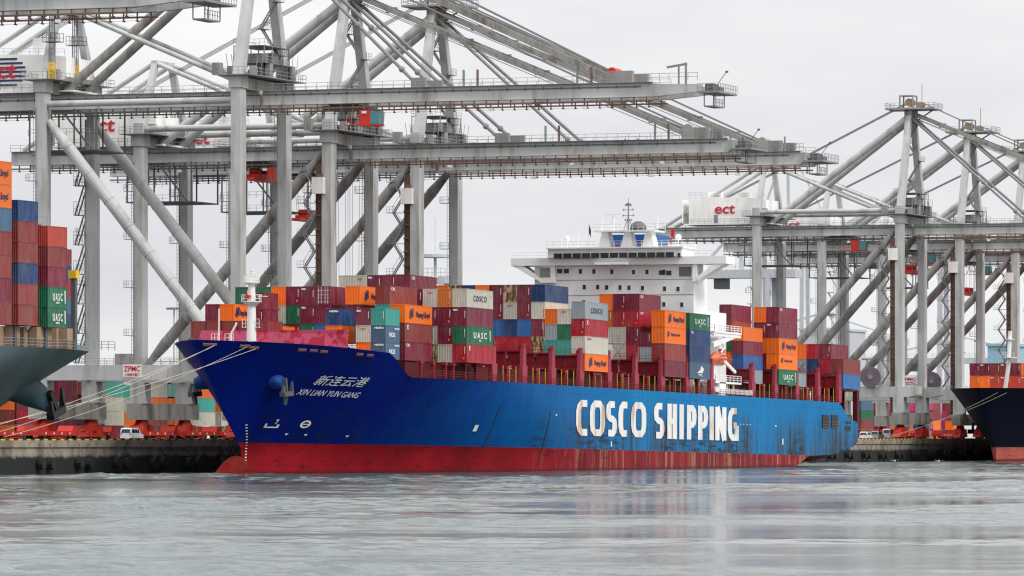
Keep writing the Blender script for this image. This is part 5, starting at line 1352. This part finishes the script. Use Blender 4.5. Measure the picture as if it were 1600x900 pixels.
# ------------------------------------------------------------------ vehicles on the quay
def van(X, Y, label, mat, Lc=5.0, H=2.0):
    v = empty('van', (X, Y, QZ), label=label, cat='van', group='vans parked on the quay')
    prof = [(-Lc/2, .35), (-Lc/2, H*.55), (-Lc/2+.18, H*.93), (-Lc/2+.5, H), (Lc/2-1.9, H), (Lc/2-1.05, H*.58), (Lc/2-.2, H*.48), (Lc/2, H*.38), (Lc/2, .35)]
    b = MB(); n = len(prof); vv = []
    for y, s_ in ((-.98, 0), (-.86, .0), (.86, 0), (.98, 0)):
        for (x, z) in prof: vv.append((x, y if z < H*.6 else y*.88, z))
    for r in range(3): b.f += [[r*n+k, r*n+(k+1)%n, (r+1)*n+(k+1)%n, (r+1)*n+k] for k in range(n)]
    b.v = vv; b.f += [list(range(n-1, -1, -1)), list(range(3*n, 4*n))]; b.m = [0]*len(b.f)
    b.build('body', MT[mat], v)
    g = MB()
    for x0_, x1_ in ((-Lc/2+.35, -Lc/2+1.45), (-Lc/2+1.55, -.05), (.05, Lc/2-1.75)): g.add([(x0_, -.985, H*.60), (x1_, -.985, H*.60), (x1_, -.89, H*.90), (x0_, -.89, H*.90)], [(0,1,2,3)])
    g.add([(-Lc/2-.02, -.78, H*.60), (-Lc/2-.02, .78, H*.60), (-Lc/2+.14, .70, H*.90), (-Lc/2+.14, -.70, H*.90)], [(0,1,2,3)])
    g.add([(Lc/2-1.02, -.75, H*.62), (Lc/2-1.02, .75, H*.62), (Lc/2-1.78, .72, H*.96), (Lc/2-1.78, -.72, H*.96)], [(0,1,2,3)])
    g.build('windows', MT['glass'], v)
    for x in (-Lc/2+.95, Lc/2-1.0):
        for y in (-.9, .72): w_ = MB().tube((x, y, .34), (x, y+.18, .34), .34, n=14).build('wheel', MT['rubber'], v)
    for y in (-.8, .8): MB().box(-Lc/2-.03, -Lc/2+.02, y-.08, y+.08, .8, 1.25).build('tail_lamp', MT['red'], v)
    return v
van(Xat(208, 343)-.5, 343, 'white van parked at the quay edge near the left crane', 'vanw', 4.9, 1.95)
van(Xat(1390, 343), 343, 'tall white minibus on the quay, rightmost of the three vans behind the blue stern', 'vanw', 5.6, 2.5)
van(Xat(1371, 344), 344, 'silver van between the white van and the white minibus', 'vansilver', 5.0, 2.0)
van(Xat(1353, 343), 343, 'small white van just right of the blue stern', 'vanw', 4.4, 1.8)
def agv(X, Y, label, col='red', Lc=14.5):
    v = empty('automated_vehicle', (X, Y, QZ), label=label, cat='vehicle', group='flat automated container vehicles')
    b = MB(); b.box(-Lc/2, Lc/2, -1.4, 1.4, .75, 1.45); b.prism([(-Lc/2, 1.45), (-Lc/2+1.6, 1.45), (-Lc/2+1.1, 2.3), (-Lc/2+.2, 2.3)], 'y', -1.3, 1.3); b.prism([(Lc/2, 1.45), (Lc/2-1.6, 1.45), (Lc/2-1.1, 2.3), (Lc/2-.2, 2.3)], 'y', -1.3, 1.3)
    b.box(-2, 2, -1.2, 1.2, .35, .75); b.build('body', MT[col], v)
    for x in (-Lc/2+2.4, Lc/2-2.4):
        for y in (-1.35, .95): MB().tube((x, y, .55), (x, y+.4, .55), .55, n=14).build('wheel', MT['rubber'], v)
    m = MB(); 
    for x in (-4.6, -1.5, 1.5, 4.6): m.box(x-.2, x+.2, -1.42, -1.40, .95, 1.25)
    m.build('reflector', MT['textw'], v)
for k, (px, Y, lab) in enumerate(((14, 362, 'red flat automated vehicle at the far left below the left ship'), (78, 356, 'red flat automated vehicle under the left crane'), (142, 382, 'red flat vehicle behind the left crane bogies'),
     (240, 352, 'red flat vehicle behind the white van'), (306, 352, 'red flat automated vehicle beside the blue bow'), (345, 356, 'red flat vehicle partly behind the blue bow'), (1420, 352, 'red flat vehicle under the right crane sign'), (1475, 356, 'red flat vehicle beside the dark bow'))):
    agv(Xat(px, Y), Y, lab)
# crew member on the walkway
px = 1267.5; Xp = Xat(px, 292.55); zd = 14.5-(Xp-XR)*TAU+.02
me = bpy.data.meshes.new('person')
J = {'pel':(0,0,.95),'ch':(0,0,1.35),'nk':(0,0,1.50),'hd':(0,-.02,1.66),'ht':(0,-.02,1.78),'ls':(-.19,0,1.42),'le':(-.27,-.03,1.15),'lh':(-.22,-.20,.98),'rs':(.19,0,1.42),'re':(.28,.02,1.14),'rh':(.27,-.06,.88),
     'lp':(-.10,0,.90),'lk':(-.13,-.05,.50),'lf':(-.14,.02,.08),'lt':(-.15,-.14,.04),'rp':(.10,0,.90),'rk':(.12,.0,.50),'rf':(.14,.06,.08),'rt':(.16,-.10,.04)}
nmz = list(J); E_ = [('pel','ch'),('ch','nk'),('nk','hd'),('hd','ht'),('ch','ls'),('ls','le'),('le','lh'),('ch','rs'),('rs','re'),('re','rh'),('pel','lp'),('lp','lk'),('lk','lf'),('lf','lt'),('pel','rp'),('rp','rk'),('rk','rf'),('rf','rt')]
me.from_pydata([J[k] for k in nmz], [(nmz.index(a), nmz.index(b)) for a, b in E_], [])
po = bpy.data.objects.new('person', me); C.objects.link(po); po.location = (Xp, 292.75, zd)
sk = po.modifiers.new('skin', 'SKIN'); RD = {'pel':.15,'ch':.17,'nk':.065,'hd':.11,'ht':.07,'ls':.08,'le':.055,'lh':.04,'rs':.08,'re':.055,'rh':.04,'lp':.10,'lk':.075,'lf':.055,'lt':.05,'rp':.10,'rk':.075,'rf':.055,'rt':.05}
for k, nme in enumerate(nmz): me.skin_vertices[0].data[k].radius = (RD[nme], RD[nme])
me.skin_vertices[0].data[0].use_root = True
po.modifiers.new('sub', 'SUBSURF').levels = 1; po.modifiers['sub'].render_levels = 1
me.materials.append(plain('white_coverall', (.8,.8,.8), .8)); tag(po, 'person in a white coverall standing on the side deck of the blue ship', 'person')
# helmet as the person's clothing
MB().sphere((0,-.02,1.72), .135, n=10, z0=0).build('helmet', MT['vanw'], po)

# ------------------------------------------------------------------ mooring ropes
def rope(a, b, sag, label, group):
    a, b = Vector(a), Vector(b); n = 24; pts = []
    for k in range(n+1): q = k/n; p = a.lerp(b, q); p.z -= sag*4*q*(1-q); pts.append(p)
    m = MB().path(pts, .036, n=6).build('mooring_rope', MT['rope']); tag(m, label, 'rope', group)
def P_on(px, py):
    u, z, X, Y = surf(px, py); return (X, Y-.4, z-(X-XR)*TAU)
for (px, py, ex, lab) in ((332,539,716,'upper pale mooring rope from the blue bow'),(330,541,706,'second pale mooring rope from the blue bow, just under the upper one'),(382,542,724,'third pale mooring rope, from the aft opening of the blue bow'),(396,545,700,'lowest pale mooring rope running down left from the blue bow')):
    a = P_on(px, py); rope(a, (ex, 336.0, QZ+.5), 1.0, lab, 'mooring ropes of the blue ship')
for (px, ex, lab) in ((1552, 1210, 'upper pale mooring rope of the dark ship at right'), (1566, 1206, 'lower pale mooring rope of the dark ship at right')):
    X = Xat(px, 303); rope((X, 302, 15.6), (ex-1.5, 336.0, QZ+.5), .8, lab, 'mooring ropes of the dark ship')
bo = None
for k, X in enumerate((700, 708, 720, 800, 846, 1160, 1206, 1222)):
    if bo is None: bo = MB().tube((0,0,0),(0,0,.45),.22,n=12).tube((0,0,.45),(0,0,.62),.32,n=12).build('bollard', MT['steel']); o = bo
    else: o = bo.copy(); C.objects.link(o)
    o.location = (X, 336.0, QZ); tag(o, 'dark mushroom shaped mooring bollard on the quay edge', 'bollard', 'quay bollards')

# ------------------------------------------------------------------ far background
t = empty('radar_tower', (1650, Yat(680, 1650), QZ), label='pale distant portal frame with a flat disc on a mast, behind the containers', cat='tower')
m = MB(); s_ = 1650/912.
for x in (-4.2, 4.2):
    for y in (-4.2*1.0, 4.2): m.bar((x*.6, y*.95, 0), (x*.6, y*.75, 53), 1.7, 1.5)
m.box(-3, 3, -4.6, 4.6, 50.5, 52.5); m.tube((0,0,10), (0,0,60), .5, n=8); m.box(-3, 3, -4.4, 4.4, 36, 36.6)
for z in (20, 30, 42): m.bar((-2.5,-3.6,z), (-2.5,3.6,z+6), .4); 
m.rail((-3,-4.6,52.5), (-3,4.6,52.5), 3.0, 1.6, .15); m.build('frame', MT['pale'], t)
MB().tube((0,0,59), (0,0,60), 5.2, n=18).tube((0,0,60), (0,0,72), .1, n=5).build('disc', MT['pale'], t)
def far_building(px0, px1, pt, X, mat, lab, D=40):
    Ya, Yb = Yat(px1, X), Yat(px0, X); zt_ = Zat(pt, X, (Ya+Yb)/2)
    b = empty('building', (X, Ya, QZ), label=lab, cat='building'); m = MB(); m.box(0, D, 0, Yb-Ya, 0, zt_-QZ); m.box(-.4, D+.4, -.4, Yb-Ya+.4, zt_-QZ, zt_-QZ+.8); wo = m.build('wall', MT[mat], b)
    s = MB(); n = 6
    for k in range(n):
        for j in range(3): s.box(-.15, -.01, (Yb-Ya)*(k+.3)/n, (Yb-Ya)*(k+.42)/n, (zt_-QZ)*(j+.4)/3.4, (zt_-QZ)*(j+.55)/3.4)
    s.build('window', MT['steel'], wo)
far_building(1543, 1578, 541, 1500, 'ltblue', 'pale blue windowless building in the distance left of the dark ship mast', 30)
far_building(1250, 1300, 516, 1700, 'pale', 'pale grey box building far behind the aft containers')
far_building(1590, 1640, 560, 1600, 'pale', 'low pale building at the right edge behind the dark ship')
# distant yard cranes
def far_gantry(px, X, H, Wd, lab, sc_=1.0):
    Y = Yat(px, X); g = empty('yard_crane', (X, Y, QZ), label=lab, cat='crane', group='distant pale cranes')
    for sx in (-1, 1):
        for sy in (-1, 1): MB().bar((sx*5, sy*Wd/2, 0), (sx*3, sy*Wd/2, H), 1.4, 1.2).build('leg', MT['pale'], g)
    m = MB(); m.box(-3.6, 3.6, -Wd/2-8, Wd/2+8, H, H+2.4); m.rail((-3.6,-Wd/2-8,H+2.4), (-3.6,Wd/2+8,H+2.4), 1.6, 2.5, .12); m.build('girder', MT['pale'], g)
    m = MB(); m.bar((0,-2,H+2), (0,-Wd*.1,H+H*.35), 1.0); m.bar((0,Wd/2,H+2), (0,-Wd*.1,H+H*.35), .7); m.bar((0,-Wd/2-7,H+2), (0,-Wd*.1,H+H*.35), .5); m.build('mast', MT['pale'], g)
    m = MB(); m.box(-2.5, 2.5, Wd*.1, Wd*.25, H-3, H); m.build('trolley', MT['steel'], g)
    st_ = MB()
    for z in range(6, int(H), 6): st_.bar((-5, Wd/2, z-5), (-4, Wd/2+3, z), .3); st_.box(-5.4, -3.4, Wd/2+1.5, Wd/2+4, z, z+.3)
    st_.build('stairs', MT['pale'], g)
far_gantry(1148, 1480, 46, 22, 'distant pale crane just right of the white bridge wing')
far_gantry(1224, 1850, 78, 16, 'distant tall pale crane tower above the lettered machinery house')
far_gantry(1260, 1900, 34, 60, 'distant low wide pale crane behind the aft containers')
far_gantry(1480, 2100, 30, 70, 'distant low pale crane left of the pale blue building')
far_gantry(1395, 1500, 52, 30, 'distant grey crane behind the two right cranes')
# low latticed crane jib with its grey cabin, behind the left portal
yc = empty('crawler_crane', (Xat(196, 430), 430, QZ), label='low latticed crane with a grey cabin box seen above the left portal beam', cat='crane')
m = MB(); m.box(-3, 3, -2.6, 1.0, 14.6, 17.0); m.box(-2.6, 2.6, -2.2, 2.2, 0, 10); m.build('cabin', MT['crane_d'], yc)
m = MB()
for (a, b) in (((0,.5,14.0), (0,8.0,11.0)), ((0,.5,12.8), (0,8.0,10.0)), ((0,-2,13.5), (0,-14,9.5)), ((0,-2,12.3), (0,-14,8.8))): m.bar(a, b, .3)
for k in range(8): m.bar((0,.5+k*.94,14-k*.375), (0,1.4+k*.94,12.6-k*.35), .12); m.bar((0,-2-k*1.5,13.5-k*.5), (0,-3.4-k*1.5,12-k*.44), .12)
m.tube((0,0,9), (0,0,15), .9, n=8); m.build('jib', MT['pale'], yc)
# lamp masts of the terminal, thin and far
lm = None
for k, (px, X, H) in enumerate(((272, 980, 26), (1300, 1500, 36), (1355, 1420, 22), (1500, 1500, 25), (1530, 1600, 30))):
    q = empty('lamp_mast', (X, Yat(px, X), QZ), label=['thin lamp mast between the left crane legs','tall thin lamp mast behind the aft containers','short lamp mast right of the blue stern','thin lamp mast between the right cranes','thin lamp mast left of the pale blue building'][k], cat='lamp mast', group='terminal lamp masts')
    MB().tube((0,0,0), (0,0,H), .3, .15, n=8).build('pole', MT['pale'], q); MB().tube((0,0,H-.4), (0,0,H), 1.6, n=10).build('lamp_ring', MT['galv'], q)
# two gulls on the water
for px, py, lab in ((1398, 721, 'white gull on the water in front of the quay, left of the two'), (1467, 722, 'white gull on the water nearer the dark bow')):
    d_ = CH*F_PX/(py-HY); X = d_*math.cos(th_of(px))*1.0; X = d_*math.cos(TH)+((px-800)/F_PX*d_)*math.sin(TH); Y = d_*math.sin(TH)-((px-800)/F_PX*d_)*math.cos(TH)
    Y = min(Y, 330); X = Xat(px, Y)
    g = MB(); n = 8
    rg = [(-.30,.02),(-.15,.10),(.05,.13),(.2,.08),(.3,.02)]
    vv = []
    for x, r_ in rg:
        for k in range(n): vv.append((x*1.2, r_*math.cos(2*math.pi*k/n), .12+r_*math.sin(2*math.pi*k/n)))
    g.add(vv, [(i*n+k, i*n+(k+1)%n, (i+1)*n+(k+1)%n, (i+1)*n+k) for i in range(4) for k in range(n)])
    g.sphere((.36,0,.30), .08, n=8); g.bar((.25,0,.15), (.36,0,.3), .08); g.bar((.42,0,.29), (.52,0,.27), .03)
    for sy in (-1, 1): g.add([(.12,sy*.08,.2),(-.15,sy*.08,.2),(-.25,sy*.62,.34),(-.02,sy*.58,.36)], [(0,1,2,3)]); g.add([(-.02,sy*.58,.36),(-.25,sy*.62,.34),(-.35,sy*1.05,.26)], [(0,1,2)])
    o = g.build('gull', MT['vanw'], None, smooth=False); o.location = (X, Y, 0); o.scale = (1.3,1.3,1.3); tag(o, lab, 'bird')
